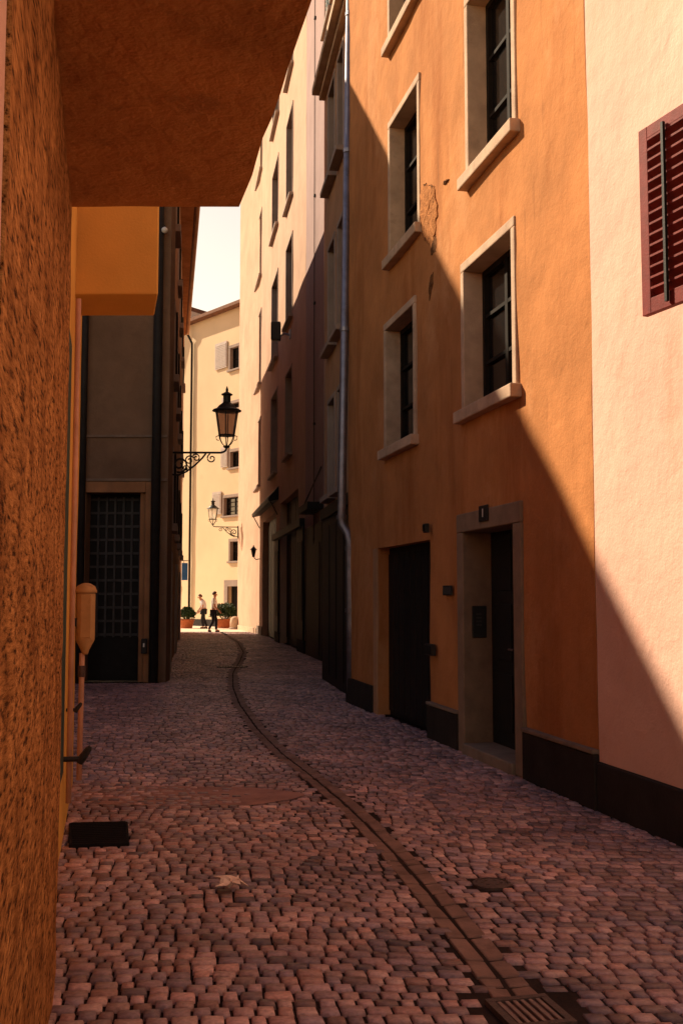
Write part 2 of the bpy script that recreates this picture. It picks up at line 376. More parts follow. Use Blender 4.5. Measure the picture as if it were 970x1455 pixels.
# doorway: stone frame, dark door leaf, step
mb = MB(); fw = .19
mb.fbox(fO, dbox[0], dbox[0]+fw, 0, dbox[3]-fw, -.36, .03); mb.fbox(fO, dbox[1]-fw, dbox[1], 0, dbox[3]-fw, -.36, .031); mb.fbox(fO, dbox[0], dbox[1], dbox[3]-fw, dbox[3], -.36, .033)
df = mb.build('door_frame', M['doorstone'], ochre, bevel=.012)
a, b_ = dbox[0]+fw, dbox[1]-fw; top = dbox[3]-fw
mb = MB(); mb.fbox(fO, a, b_, .10, top, -.34, -.27)
for k in range(2):
    for q in range(3):
        w_ = (b_-a)/2; x0 = a+k*w_+.1; mb.fbox(fO, x0, x0+w_-.2, .25+q*.68, .25+q*.68+.55, -.27, -.255)
dl = mb.build('door', M['darkwood'], ochre, bevel=.008)
mb = MB(); mb.tube([fO.P(a+.58, 1.05, -.26), fO.P(a+.58,1.05,-.20), fO.P(a+.70,1.05,-.20)], .012); mb.build('handle', M['cover'], dl)
mb = MB(); mb.fbox(fO, a, b_, -.02, .10, -.36, .06); mb.build('doorstep', M['plinthcap'], ochre, bevel=.015)
# garage door
mb = MB(); mb.fbox(fO, gbox[0], gbox[1], 0, gbox[3], -.30, -.16)
n_ = 9
for i in range(n_):
    x0 = gbox[0]+(gbox[1]-gbox[0])*i/n_; mb.fbox(fO, x0+.012, x0+(gbox[1]-gbox[0])/n_-.012, .06, gbox[3]-.08, -.16, -.142)
gd = mb.build('garage_door', M['darkwood'], ochre, bevel=.004)
mb = MB(); mb.fbox(fO, gbox[1], gbox[1]+.2, .0, gbox[3], -.1, .02); mb.build('door_jamb', M['brown'], ochre, bevel=.01)
# plinth runs with sloped cap
def plinth(fa, root, s0, s1, z, m='plinth', cap=True, out=.045):
    mb = MB(); mb.fbox(fa, s0, s1, -.05, z, -.05, out); p = mb.build('plinth', M[m], root, bevel=.012)
    if cap:
        mb = MB(); mb.fbox(fa, s0, s1, z+.001, z+.035, -.05, out+.012); mb.build('plinth_cap', M['plinthcap'], p, bevel=.008)
plinth(fO, ochre, .0, dbox[0]-.004, .40)
plinth(fO, ochre, dbox[1]+.004, gbox[0]-.004, .36)
plinth(fO, ochre, gbox[1]+.204, fO.len+.01, .36, cap=False)

# broken plaster by the middle window: loose flakes proud of the wall, ragged hollows beside them
def flake(pts, th, m, name, root, fa=fO, sub=True):
    ss = [fa.hit(u, v) for u, v in pts]; mb = MB()
    c = (sum(s for s, z in ss)/len(ss), sum(z for s, z in ss)/len(ss)); n = len(ss)
    ring = []
    for f_, o in ((1.0, -.02), (.97, th*.55), (.72, th), (.35, th*1.15)):
        for s, z in ss:
            q = Vector((s*9, z*9, f_*3)); k = f_*(1+.06*noise.noise(q))
            ring.append(fa.P(c[0]+(s-c[0])*k, c[1]+(z-c[1])*k, o+.012*noise.noise(q*2)*(o > 0)))
    fs = [(r*n+i, r*n+(i+1)%n, (r+1)*n+(i+1)%n, (r+1)*n+i) for r in range(3) for i in range(n)]
    ring.append(fa.P(c[0], c[1], th*1.2)); fs += [(3*n+i, 3*n+(i+1)%n, 4*n) for i in range(n)]
    mb.add(ring, fs); return mb.build(name, M[m], root, smooth=False)
def dense(pts, k=3, j=1.2):
    out = []
    for p, q in zip(pts, pts[1:]+pts[:1]):
        for i in range(k): t = i/k; out.append((p[0]+(q[0]-p[0])*t+random.uniform(-j,j)*.5, p[1]+(q[1]-p[1])*t+random.uniform(-j,j)))
    return out
pl = flake(dense([(600,263),(608,262),(618,266),(622,290),(621,312),(618,338),(612,350),(604,345),(600,325),(598,300)], 5, 2.5), .03, 'damage', 'peeling_plaster', ochre)
for pts in ([(602,262),(607,260),(607,264),(603,265)], [(609,263),(614,262),(619,266),(614,268),(610,266)], [(631,256),(637,254),(633,261),(630,262)],
            [(611,352),(617,336),(621,334),(622,350),(619,362),(613,364)], [(613,392),(616,386),(616,402),(613,420),(611,428),(610,415)], [(604,290),(607,280),(608,292),(605,296)], [(613,318),(616,312),(618,322),(614,332)]):
    flake(dense(pts, 3, .8), .012 if pts[0][1] != 392 else .02, 'crack', 'plaster_crack', pl)

# zinc downpipe at the far corner, kinking out at head height over the doorways
py_ = OY1-.02
zk = [at_depth(486, v, py_).z for v in (735, 745, 758, 770)]
top_, bot_ = at_depth(499, -60, py_), at_depth(485, 735, py_); lowx = at_depth(497, 830, py_).x
path = [Vector((top_.x+.02, py_, 13.1)), Vector((bot_.x, py_, zk[0])), Vector((bot_.x+.01, py_, zk[1])), Vector((lowx-.03, py_-.06, zk[2])), Vector((lowx, py_-.08, zk[3])), Vector((lowx+.01, py_-.08, 1.2)), Vector((lowx+.02, py_-.08, .03))]
x1 = path[-1]; zz = zk
px_ = lambda z: bot_.x+(top_.x-bot_.x)*(z-zk[0])/(top_.z-zk[0])
dp = empty('drainpipe', (x1.x, x1.y, 0), 'tall zinc rainwater pipe down the far corner of the ochre house', 'drainpipe')
mb = MB(); mb.tube(path, .064, 12); mb.build('pipe', M['zinc'], dp, smooth=True)
for z in (10.6, 8.4, 5.6, zk[0]-.0):
    mb = MB(); mb.tube([(px_(z),py_,z-.03),(px_(z),py_,z+.03)], .078, 12); mb.build('collar', M['zinc'], dp, smooth=False)
for z in (zk[3]-.1, 1.35):
    mb = MB(); mb.tube([(lowx+.005,py_-.08,z-.03),(lowx+.005,py_-.08,z+.03)], .078, 12); mb.build('collar', M['zinc'], dp, smooth=False)

# things on the ochre wall
def plate(u0, u1, v0, v1, fa, o, th, name, label, cat, m, extra=None):
    s0, s1, z0, z1 = fa.rect(u0, u1, v0, v1); r = empty(name, fa.P((s0+s1)/2, (z0+z1)/2, o), label, cat)
    mb = MB(); mb.fbox(fa, s0, s1, z0, z1, o, o+th); mb.build('plate' , M[m], r, bevel=.006)
    if extra: extra(r, s0, s1, z0, z1, o+th)
    return r
def numeral(r, s0, s1, z0, z1, o):
    cu = bpy.data.curves.new('numeral', 'FONT'); cu.body = '1'; cu.size = (z1-z0)*.75; cu.align_x = 'CENTER'; cu.align_y = 'CENTER'; cu.extrude = .002
    t = bpy.data.objects.new('tmp', cu); COL.objects.link(t); dg = bpy.context.evaluated_depsgraph_get()
    me = bpy.data.meshes.new_from_object(t.evaluated_get(dg)); bpy.data.objects.remove(t)
    c = fO.P((s0+s1)/2, (z0+z1)/2, o+.003)
    # viewer's right is towards -s
    X, Y, Zv = -fO.d, Vector((0,0,1)), fO.n
    me.transform(Matrix(((X.x,Y.x,Zv.x,0),(X.y,Y.y,Zv.y,0),(X.z,Y.z,Zv.z,0),(0,0,0,1))))
    me.transform(Matrix.Translation(c-r.location)); me.materials.append(M['white'])
    ob = bpy.data.objects.new('numeral', me); COL.objects.link(ob); ob.parent = r
plate(686, 699, 718, 741, fO, .037, .012, 'house_number_plate', 'small black house number plate with pale numeral over the stone doorway', 'number plate', 'iron', numeral)
def rivets(r, s0, s1, z0, z1, o):
    mb = MB()
    mb.fbox(fO, s0+.02, s1-.02, z0+.015, z1-.015, o, o+.004)
    mb.build('face', M['lattice'], r)
plate(633, 646, 832, 846, fO, .026, .012, 'wall_plaque', 'small dark square plaque on ochre wall between the two doors', 'plaque', 'iron', rivets)
def lid(r, s0, s1, z0, z1, o):
    mb = MB(); mb.fbox(fO, s0+.015, s1-.015, z0+.015, z1-.015, o, o+.012); mb.build('lid', M['darkwood'], r, bevel=.005)
plate(612, 622, 915, 931, fO, .026, .05, 'wall_box', 'small dark box low on ochre wall at the garage door edge', 'wall box', 'iron', lid)
plate(609.5, 613, 744, 757, fO, .026, .05, 'wall_hook', 'tiny dark iron stub on ochre wall above the garage door corner', 'hook', 'iron', lid)
# intercom on the far reveal of the doorway
def intercom():
    base = fO.P(dbox[1]-fw, 1.30, -.13); r = empty('door_intercom', base, 'black intercom panel with pale name strips inside the doorway reveal', 'intercom')
    s = dbox[1]-fw; mb = MB(); mb.fbox(fO, s-.025, s+.0, 1.14, 1.46, -.21, -.06); mb.build('panel', M['iron'], r, bevel=.006)
    for i in range(4):
        mb = MB(); mb.fbox(fO, s-.030, s-.0255, 1.26+i*.036, 1.276+i*.036, -.155, -.10); mb.build('button', M['lattice'], r)
intercom()

# ---- brown house set back behind the ochre one
fB = Fac((.30, OY1), (-.323, 20.2))
brown = empty('brown_house', fB.P(fB.len, 0), 'narrow brown house set back beyond the drainpipe with closely paired windows', 'house')
wb = []
for (u0, u1) in ((466.5, 477), (480, 489.5)):
    for (vt, vb) in ((-120, 30), (115, 258), (340, 492), (562, 704)):
        s = sorted((fB.s_at(u0, 400), fB.s_at(u1, 400))); zt = fB.hit(472, vt)[1]; zb = fB.hit(472, vb)[1]
        wb.append((s[0], s[1], zb, zt))
wall(fB, brown, 'wall', M['brown'], 0.02, fB.len, .3, 15, [hole(w) for w in wb], amp=.015)
for w in wb: window(fB, brown, w, fw=.09, stone='greystone', sillout=.16, sillh=.1)
plinth(fB, brown, .02, fB.len, .3, cap=False)
ze = fB.hit(458, 150)[1]
mb = MB(); mb.fbox(fB, .02, fB.len+.05, ze, ze+.14, -.05, .26); mb.fbox(fB, .02, fB.len+.04, ze-.10, ze-.002, -.05, .12)
mb.build('cornice', M['stone'], brown, bevel=.015)
# green shutter beside the top window
s = fB.s_at(474, 20)
mb = MB(); mb.fbox(fB, s+.18, s+.62, ze+.75, ze+2.4, .03, .07)
for i in range(18): mb.fbox(fB, s+.23, s+.57, ze+.82+i*.085, ze+.87+i*.085, .07, .085)
mb.build('shutter', M['greenshutter'], brown, bevel=.004)
# dark cladding added to bring the street level near black
mb = MB(); mb.fbox(fB, .5, fB.len-.03, .0, 3.0, -.02, .05); mb.fbox(fB, .45, fB.len-.02, 3.002, 3.2, -.02, .09)
for q in range(4): mb.fbox(fB, .6+q*.9, 1.35+q*.9, .15, 2.85, .05, .065)
mb.build('dark_cladding', M['darkwood'], brown, bevel=.006)

# ---- narrow mauve house / far cream house share one line
CXf = lambda y: 3.69-.161*y
NY0, NY1, CY1 = 25.6, 29.1, 45.1
fN = Fac((CXf(NY0), NY0), (CXf(NY1), NY1))
narrow = empty('mauve_house', fN.P(0, 0), 'narrow windowless mauve plastered house front between brown and cream houses', 'house')
wall(fN, narrow, 'wall', M['mauve'], 0, fN.len-.005, 0, 21.5, amp=.006, body=7)
mb = MB(); sm = fN.s_at(448, 400); mb.tube([fN.P(sm, .3, .03), fN.P(sm, 21, .03)], .012, 6)
mb.build('cable', M['darkpipe'], narrow)
for z in (3, 6, 9.2, 12.1, 15, 17):
    mb = MB(); mb.fbox(fN, sm-.05, sm+.05, z, z+.06, 0, .05); mb.build('clip', M['darkpipe'], narrow)
# side return of the mauve house closing the gap towards the brown house
fR = Fac((-.323, 20.2), (CXf(NY0)+.35, NY0))
mb = MB(); mb.fbox(fR, .02, fR.len+.02, 0, 14.8, -6, -.5); mb.build('side_wing', M['brown'], brown)

fC = Fac((CXf(NY1), NY1), (CXf(CY1), CY1))
cream = empty('cream_house', fC.P(fC.len, 0), 'tall cream plastered house on the far right with three columns of windows', 'house')
wc = []
def cw(u0, u1, rows):
    for vt, vb in rows:
        um = (u0+u1)/2; s = sorted((fC.s_at(u0, 400), fC.s_at(u1, 400)))
        wc.append((s[0], s[1], fC.hit(um, vb)[1], fC.hit(um, vt)[1]))
cw(406.5, 416, [(-10,112), (165,290), (342,456), (524,646)])
cw(386.5, 395.5, [(70,182), (238,332), (394,512), (556,672)])
cw(365.5, 372, [(140,257), (310,400), (446,548), (595,690)])
HC = 21.8
pDoor = []
for (u0,u1,v) in ((398,424,705),(373,392,735)):
    s = sorted((fC.s_at(u0,800), fC.s_at(u1,800))); pDoor.append((s[0], s[1], 0, fC.hit((u0+u1)/2, v)[1]))
wall(fC, cream, 'wall', M['cream'], 0, fC.len, 0, HC, [hole(w) for w in wc]+pDoor, amp=.02, body=7, step=.6)
for w in wc: window(fC, cream, w, fw=.07, sillout=.14, sillh=.10, stone='greystone', recess=.2)
for d in pDoor:
    mb = MB(); mb.fbox(fC, d[0]-.0, d[1]+.0, 0, d[3], -.31, -.24)
    n_ = 4
    for i in range(n_):
        x = d[0]+(d[1]-d[0])*i/n_; mb.fbox(fC, x+.05, x+(d[1]-d[0])/n_-.05, .2, d[3]-.2, -.24, -.22)
    mb.build('shop_door', M['darkwood'], cream)
plinth(fC, cream, 0, pDoor[0][0]-.01, .35, cap=False); plinth(fC, cream, pDoor[0][1]+.01, pDoor[1][0]-.01, .35, cap=False); plinth(fC, cream, pDoor[1][1]+.01, fC.len, .35, m='plinthcap', cap=False)
sa, sb_ = sorted((fC.s_at(436, 800), fC.s_at(376.5, 800)))
mb = MB(); zf = 3.5
for a_, c_ in ((.02, pDoor[0][0]-.02), (pDoor[0][1]+.02, pDoor[1][0]-.02)):
    mb.fbox(fC, a_, c_, .36, zf, .022, .07)
    for q in range(3): mb.fbox(fC, a_+.1+(c_-a_-.2)*q/3+.04, a_+.1+(c_-a_-.2)*(q+1)/3-.04, .9, zf-.4, .07, .085)
mb.fbox(fC, .02, pDoor[1][0]-.02, zf+.002, zf+.22, .022, .16)
mb.build('dark_cladding', M['darkwood'], cream)  # dark boards added so the cream ground floor turns near black
# the bend at the far end of the cream house
fD = Fac((CXf(CY1), CY1), (-5.0, 51.0))
wall(fD, cream, 'end_wall', M['cream'], 0.004, fD.len, 0, HC, amp=.02, body=7, step=.6)
plinth(fD, cream, 0.05, fD.len, .22, m='stone', cap=False)
# roof hidden above, still there
mb = MB(); mb.prism([fN.P(0,0,.3), fC.P(fC.len,0,.3), fD.P(fD.len+.3,0,.3), fD.P(fD.len+.3,0,-7), fN.P(0,0,-7.5)], HC+.005, HC+.2); mb.build('roof', M['tile'], cream)

# awning over the shop door, hanging floodlight, small lantern, stayed canopy
def canopy():
    s0, z0 = fC.hit(396, 718); s1 = fC.hit(370, 716)[0]; s0, s1 = sorted((s0, s1)); z = fC.hit(384, 712)[1]
    r = empty('shop_canopy', fC.P((s0+s1)/2, z, 0), 'dark sloping shop canopy over a doorway of the cream house', 'canopy'); P = fC.P
    mb = MB(); mb.hexa([P(s0,z-.22,.0),P(s1,z-.22,.0),P(s1,z-.30,.34),P(s0,z-.30,.34),P(s0,z+.25,.0),P(s1,z+.25,.0),P(s1,z-.16,.36),P(s0,z-.16,.36)])
    mb.build('hood', M['darkwood'], r, bevel=.01)
    for s in (s0+.1, s1-.1):
        mb = MB(); mb.tube([P(s,z-.75,.03), P(s,z-.29,.28)], .02, 6); mb.build('bracket', M['iron'], r)
canopy()
def flood():
    s, z = fC.hit(413, 476); r = empty('floodlight', fC.P(s, z, 0), 'boxy dark floodlight on a bracket high on the cream house', 'floodlight'); P = fC.P
    mb = MB(); mb.fbox(fC, s-.08, s+.08, z-.12, z+.16, 0, .05); mb.tube([P(s,z,.04), P(s+.05,z+.05,.2), P(s+.1,z-.05,.34)], .035, 8)
    mb.build('bracket', M['zinc'], r)
    mb = MB(); c = P(s+.1, z+.12, .45); mb.box(c.x-.16, c.x+.14, c.y-.12, c.y+.12, c.z-.30, c.z+.30); mb.build('housing', M['iron'], r, bevel=.03)
    mb = MB(); mb.box(c.x-.165, c.x-.161, c.y-.1, c.y+.1, c.z-.26, c.z+.26); mb.build('lens', M['pane'], r)
flood()
def small_lantern():
    s, z = fC.hit(369, 790); r = empty('small_wall_lantern', fC.P(s, z, 0), 'small black lantern on cream house wall beside the shop doorway', 'lantern'); P = fC.P
    mb = MB(); mb.tube([P(s,z-.12,.0), P(s,z-.15,.16), P(s,z-.06,.24)], .02, 6); mb.build('arm', M['iron'], r)
    mb = MB(); mb.lathe(P(s,z-.05,.26), [(.05,0),(.11,.30),(.15,.31),(.05,.42),(.03,.44),(.02,.5)], 6); mb.build('lantern', M['iron'], r)
small_lantern()
def stay_canopy():
    s0, s1 = 0.05, 1.9; z = fN.hit(450, 722)[1]; P = fN.P
    r = empty('stayed_canopy', P(1, z, 0), 'thin flat dark canopy held by a slanting stay rod at the mauve house', 'canopy')
    mb = MB(); mb.fbox(fN, s0, s1, z-.12, z+.06, 0, .40); mb.build('slab', M['darkwood'], r, bevel=.01)
    mb = MB(); mb.tube([P(.3, z+.95, .02), P(.9, z+.06, .36)], .018, 6); mb.build('stay', M['iron'], r)
stay_canopy()
mb = MB(); mb.fbox(fN, .1, 3.3, 0, 3.4, -.02, .03); mb.fbox(fN, .5, 2.4, .1, 2.9, .03, .045); mb.build('shop_door', M['darkwood'], narrow)  # dark covering added across the mauve street level too

# ================================================================== THE LEFT SIDE
fL = Fac((-3.2, 19.4), (-7.04, 46.5), side=-1)
left = empty('grey_house', fL.P(0, 0), 'tall shaded grey brown house on the left with a lattice gated gable end', 'house')
EAVE = 13.3
wl = []
for sc in (4.2, 8.4, 12.8, 17.4, 22.0):
    for z in (2.9, 6.2, 9.6): wl.append((sc-.55, sc+.55, z+.25, z+1.95))
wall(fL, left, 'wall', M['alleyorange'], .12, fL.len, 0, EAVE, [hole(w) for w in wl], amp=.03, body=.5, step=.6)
for w in wl:
    wn = window(fL, left, w, fw=.1, sillout=.13, stone='greystone')
    mb = MB(); mb.fbox(fL, w[1]+.01, w[1]+.5, w[2], w[3], .02, .07); mb.build('shutter', M['sash'], wn)
for sc in (2.0, 10.5, 19.5):
    mb = MB(); mb.fbox(fL, sc-.5, sc+.5, 0, 2.3, -.01, .03); mb.build('door', M['darkwood'], left)
    mb = MB(); mb.fbox(fL, sc-.64, sc-.504, 0, 2.45, -.01, .06); mb.fbox(fL, sc+.504, sc+.64, 0, 2.45, -.01, .06); mb.fbox(fL, sc-.5, sc+.5, 2.304, 2.45, -.01, .06); mb.build('door_frame', M['greystone'], left)
# gable end facing the courtyard
fG = Fac((-20.5, 19.4), (-3.2, 19.4), side=-1)
GX = lambda x: 13.33-.29*(x+3.2)
gd_s = sorted((fG.s_at(121, 800), fG.s_at(206, 800))); gtop = fG.hit(160, 700)[1]
gate = (gd_s[0], gd_s[1], 0, gtop)
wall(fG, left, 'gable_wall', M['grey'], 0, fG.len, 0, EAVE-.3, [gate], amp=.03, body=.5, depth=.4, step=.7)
mb = MB(); P = fG.P
mb.hexa([P(0,EAVE-.3,-.5),P(fG.len,EAVE-.3,-.5),P(fG.len,EAVE-.3,0),P(0,EAVE-.3,0),P(0,GX(-20.5)-.45,-.5),P(fG.len,EAVE,-.5),P(fG.len,EAVE,0),P(0,GX(-20.5)-.45,0)])
mb.build('gable_peak', M['grey'], left)
for vt, vb in ((618, 621.5), (680, 683.5)):
    z1, z0 = fG.hit(160, vt)[1], fG.hit(160, vb)[1]; mb = MB(); mb.fbox(fG, fG.len-6, fG.len-.02, z0, z1, -.02, .03); mb.build('string_course', M['plinthcap'], left)
mb = MB(); mb.fbox(fG, gate[1], gate[1]+.13, 0, gtop+.2, -.02, .04); mb.fbox(fG, gate[0]-.6, gate[1]-.001, gtop, gtop+.2, -.02, .041); gf = mb.build('gate_frame', M['alleyorange'], left, bevel=.01)
mb = MB(); mb.fbox(fG, gate[0], gate[1], 0, gtop, -.42, -.36); gt = mb.build('gate', M['darkwood'], left)
mb = MB()
nx, nz2 = 7, 11
for i in range(1, nx): x = gate[0]+(gate[1]-gate[0])*i/nx; mb.fbox(fG, x-.02, x+.02, .8, gtop-.05, -.352, -.325)
for i in range(nz2): z = .85+(gtop-.95)*i/(nz2-1); mb.fbox(fG, gate[0]+.01, gate[1]-.01, z-.022, z+.022, -.355, -.33)
mb.build('lattice', M['lattice'], gt)
# unseen block added behind the courtyard to cut sky light on the alley
mb = MB(); mb.prism([(-18,9.3),(-11,9.3),(-11,19.0),(-18,19.0)], 0, 10.9); mb.build('unseen_sky_block', M['grey'], left)
mb = MB(); mb.prism([(-18.3,9.1),(-10.8,9.1),(-10.8,19.0),(-18.3,19.0)], 10.905, 11.05); mb.build('sky_block_roof', M['tile'], left)  # cap of the added sky-blocking volume
# dark tubes drawn where two dark strips run up the gable
for u, rad in ((118, .07), (223, .085)):
    s, _ = fG.hit(u, 700); mb = MB(); mb.tube([fG.P(s, 0, rad+.02), fG.P(s, EAVE-.2, rad+.02)], rad, 10)
    mb.build('downpipe', M['darkpipe'], left, smooth=True)
# roof: eave over the alley, rising to a ridge
EO = .42
mb = MB()
def rp(x, y, z): return Vector((x, y, z))
e0 = fL.P(-.15, 0, .72); e1 = fL.P(fL.len+.0, 0, .10); r0 = Vector((-19.5, 19.25, 0)); r1 = Vector((-21.5, 46.6, 0)); k0 = Vector((-30,19.25,0)); k1 = Vector((-30,46.6,0))
for dz, flip in ((0,0),):
    vs = [rp(e0.x,e0.y,EAVE-.06), rp(e1.x,e1.y,EAVE-.06), rp(r1.x,r1.y,17.62), rp(r0.x,r0.y,17.62), rp(k1.x,k1.y,13), rp(k0.x,k0.y,13)]
    up = [v+Vector((0,0,.2)) for v in vs]
    mb.add(vs+up, [(0,1,2,3),(3,2,4,5),(6,9,8,7),(9,11,10,8),(0,6,7,1),(1,7,8,2),(2,8,10,4),(4,10,11,5),(0,3,9,6),(3,5,11,9)])
rf = mb.build('roof', M['tile'], left)
gp = []; mb = MB(); mb.tube([rp(e0.x,e0.y,EAVE+.02)+fL.n*.06, rp(e1.x,e1.y,EAVE+.02)+fL.n*.06], .075, 10); mb.build('gutter', M['brown'], rf, smooth=True)
mb = MB(); P = fL.P; q_ = fL.len; mb.hexa([P(.0,EAVE-.09,-.2),P(q_,EAVE-.09,-.2),P(q_,EAVE-.09,.06),P(.0,EAVE-.09,.66),P(.0,EAVE-.065,-.2),P(q_,EAVE-.065,-.2),P(q_,EAVE-.065,.06),P(.0,EAVE-.065,.66)]); mb.build('eave_boards', M['ochre'], rf)
# small round wall lamp high on the corner of the gable
c = at_depth(234, 327, 19.25); r = empty('round_wall_lamp', (c.x, 19.4, c.z), 'small round white lamp high on the grey house corner', 'wall lamp')
mb = MB(); mb.tube([(c.x,19.41,c.z+.09),(c.x,c.y,c.z+.09),(c.x,c.y,c.z+.04)], .012, 6); mb.build('arm', M['iron'], r)
mb = MB(); mb.lathe((c.x,c.y,c.z), [(.012,.062),(.05,.035),(.062,0),(.05,-.035),(.012,-.062)], 12); mb.build('globe', M['white'], r, smooth=True)
c = at_depth(205, 917, 19.3); r = empty('gate_keypad', (c.x, 19.4, c.z), 'dark keypad box with a white light spot beside the lattice gate', 'keypad')
mb = MB(); mb.box(c.x-.05, c.x+.05, 19.27, 19.39, c.z-.15, c.z+.12); mb.build('case', M['iron'], r, bevel=.008)
mb = MB(); mb.box(c.x-.012, c.x+.012, 19.262, 19.272, c.z-.03, c.z+.04); mb.build('button', M['white'], r)

# ---- near arcade house: rough-cast pier, overhang, yellow bay
PX = lambda y: -.174-.2233*y
BX = lambda y: -.242-.2233*y
near = empty('arcade_house', (PX(4.5), 4.5, 0), 'orange house over the near left with rough-cast pier and overhanging soffit', 'house')
fA = Fac((PX(-4), -4), (PX(1.66), 1.66), side=-1); fA2 = Fac((PX(1.68), 1.68), (PX(4.5), 4.5), side=-1); fB2 = Fac((BX(4.5), 4.5), (BX(9), 9), side=-1)
ZS = at_depth(200, 294, 4.5).z
mb = MB(); mb.box(PX(1.68)-6, PX(1.68)-.004, 1.60, 1.674, 0, 5.5); mb.build('end_wall', M['pink'], near)
wall(fA2, near, 'pier', M['roughcast'], 0, fA2.len, -.02, ZS, amp=.008, step=.1, body=.6, nscale=3)
wall(fB2, near, 'street_wall', M['yellow'], 0, fB2.len, 0, 5.5, amp=.006, body=8, step=.4)
OXr = lambda y: at_depth(341, 296, 4.5).x+.2233*(4.5-y)
mb = MB(); y0, y1 = 1.69, 4.5
nx, ny = 14, 16; vs = []; fs = []
for j in range(ny+1):
    y = y0+(y1-y0)*j/ny
    for i in range(nx+1):
        xa, xb = PX(y)-1.5, OXr(y); x = xa+(xb-xa)*i/nx
        edge = .012*noise.noise(Vector((y*3, i*7, 0))) if i == nx else 0
        vs.append((x+edge, y+(.010*noise.noise(Vector((x*4,1,2))) if j == ny else 0), ZS+.010*noise.noise(Vector((x*1.6, y*1.6, 3)))))
for j in range(ny):
    for i in range(nx): fs.append((j*(nx+1)+i, j*(nx+1)+i+1, (j+1)*(nx+1)+i+1, (j+1)*(nx+1)+i))
n0 = len(vs)
bord = [i for i in range(nx+1)]+[(j)*(nx+1)+nx for j in range(1, ny+1)]+[ny*(nx+1)+i for i in range(nx-1, -1, -1)]+[j*(nx+1) for j in range(ny-1, 0, -1)]
vs += [(vs[i][0], vs[i][1], 5.5) for i in bord]
fs += [(bord[k], bord[(k+1)%len(bord)], n0+(k+1)%len(bord), n0+k) for k in range(len(bord))]
fs.append(tuple(range(n0, n0+len(bord))))
mb.add(vs, fs); mb.build('overhang', M['soffit'], near)
# bay
yb = 7.2; zb = at_depth(160, 418, yb).z; xr = at_depth(225, 400, yb).x; zlow = zb
mb = MB(); dpt = .57
mb.hexa([(BX(yb)-.3,yb,zb),(xr,yb,zb),(xr-.2233*dpt,yb+dpt,zb),(BX(yb+dpt)-.3,yb+dpt,zb),(BX(yb)-.3,yb,5.3),(xr,yb,5.3),(xr-.2233*dpt,yb+dpt,5.3),(BX(yb+dpt)-.3,yb+dpt,5.3)])
mb.build('bay', M['yellow'], near, bevel=.012)
# conduit, door edge, iron shutter dogs on the street wall
s = 7.0-4.5
mb = MB(); mb.tube([fB2.P(2.35, .25, .035), fB2.P(2.35, 3.5, .035)], .018, 8); mb.build('conduit', M['pinkpipe'], near, smooth=True)
mb = MB(); mb.fbox(fB2, .25, 2.0, .5, 3.1, -.02, .012); mb.build('door_panel', M['greenshutter'], near)
def dog(z, y, big):
    s = (y-4.5)/fB2.d.y; P = fB2.P; r = empty('shutter_catch', P(s, z, 0), ('larger lower' if big else 'smaller upper')+' black iron shutter catch on the near left wall', 'shutter catch', 'iron catches on the left wall')
    k = 1 if big else .6
    mb = MB(); mb.tube([P(s,z,-.01), P(s,z,.13*k)], .014*k+.004, 6); mb.build('stem', M['iron'], r)
    mb = MB(); mb.tube([P(s,z-.03*k,.10*k), P(s,z+.01,.12*k), P(s,z+.06*k,.155*k), P(s,z+.075*k,.165*k)], [.02*k,.026*k,.02*k,.012*k], 8); mb.build('latch', M['iron'], r)
dog(.53, 6.75, True); dog(.80, 7.1, False)
def hopper():
    y = 7.62; s = (y-4.5)/fB2.d.y; P = fB2.P; c = P(s, 0, .105)
    zt, zb_ = at_depth(120, 829, y).z, at_depth(120, 930, y).z
    r = empty('meter_box', P(s, zb_, 0), 'orange rounded wall box with domed lid and thin pipe below, near left wall', 'wall box')
    h = zt-zb_
    mb = MB(); mb.lathe((c.x,c.y,zb_), [(.022,0),(.03,.03),(.066,.10),(.068,.11),(.068,h-.07)], 16); body_ = mb.build('body', M['boxpaint'], r, smooth=True)
    mb = MB(); mb.lathe((c.x,c.y,zb_), [(.078,h-.068),(.078,h-.05),(.066,h-.02),(.03,h),(.005,h+.004)], 16); mb.build('lid', M['boxpaint'], r, smooth=True)
    mb = MB(); mb.box(c.x-.02, c.x+.055, c.y-.075, c.y-.055, zb_+.12, zb_+h-.08); mb.build('front_panel', M['boxpaint'], r, bevel=.004)
    mb = MB(); mb.tube([(c.x-.02,c.y,zb_+.01),(c.x-.02,c.y,.95),(c.x-.025,c.y,.25)], .02, 8); mb.build('pipe', M['pinkpipe'], r, smooth=True)
    mb = MB(); mb.tube([(c.x-.02,c.y,zb_-.16),(c.x-.02,c.y,zb_-.08)], .028, 8); mb.build('collar', M['cover'], r)
    mb = MB(); mb.fbox(fB2, s-.03, s+.03, zb_+.2, zb_+.26, -.01, .06); mb.build('bracket', M['iron'], r)
hopper()

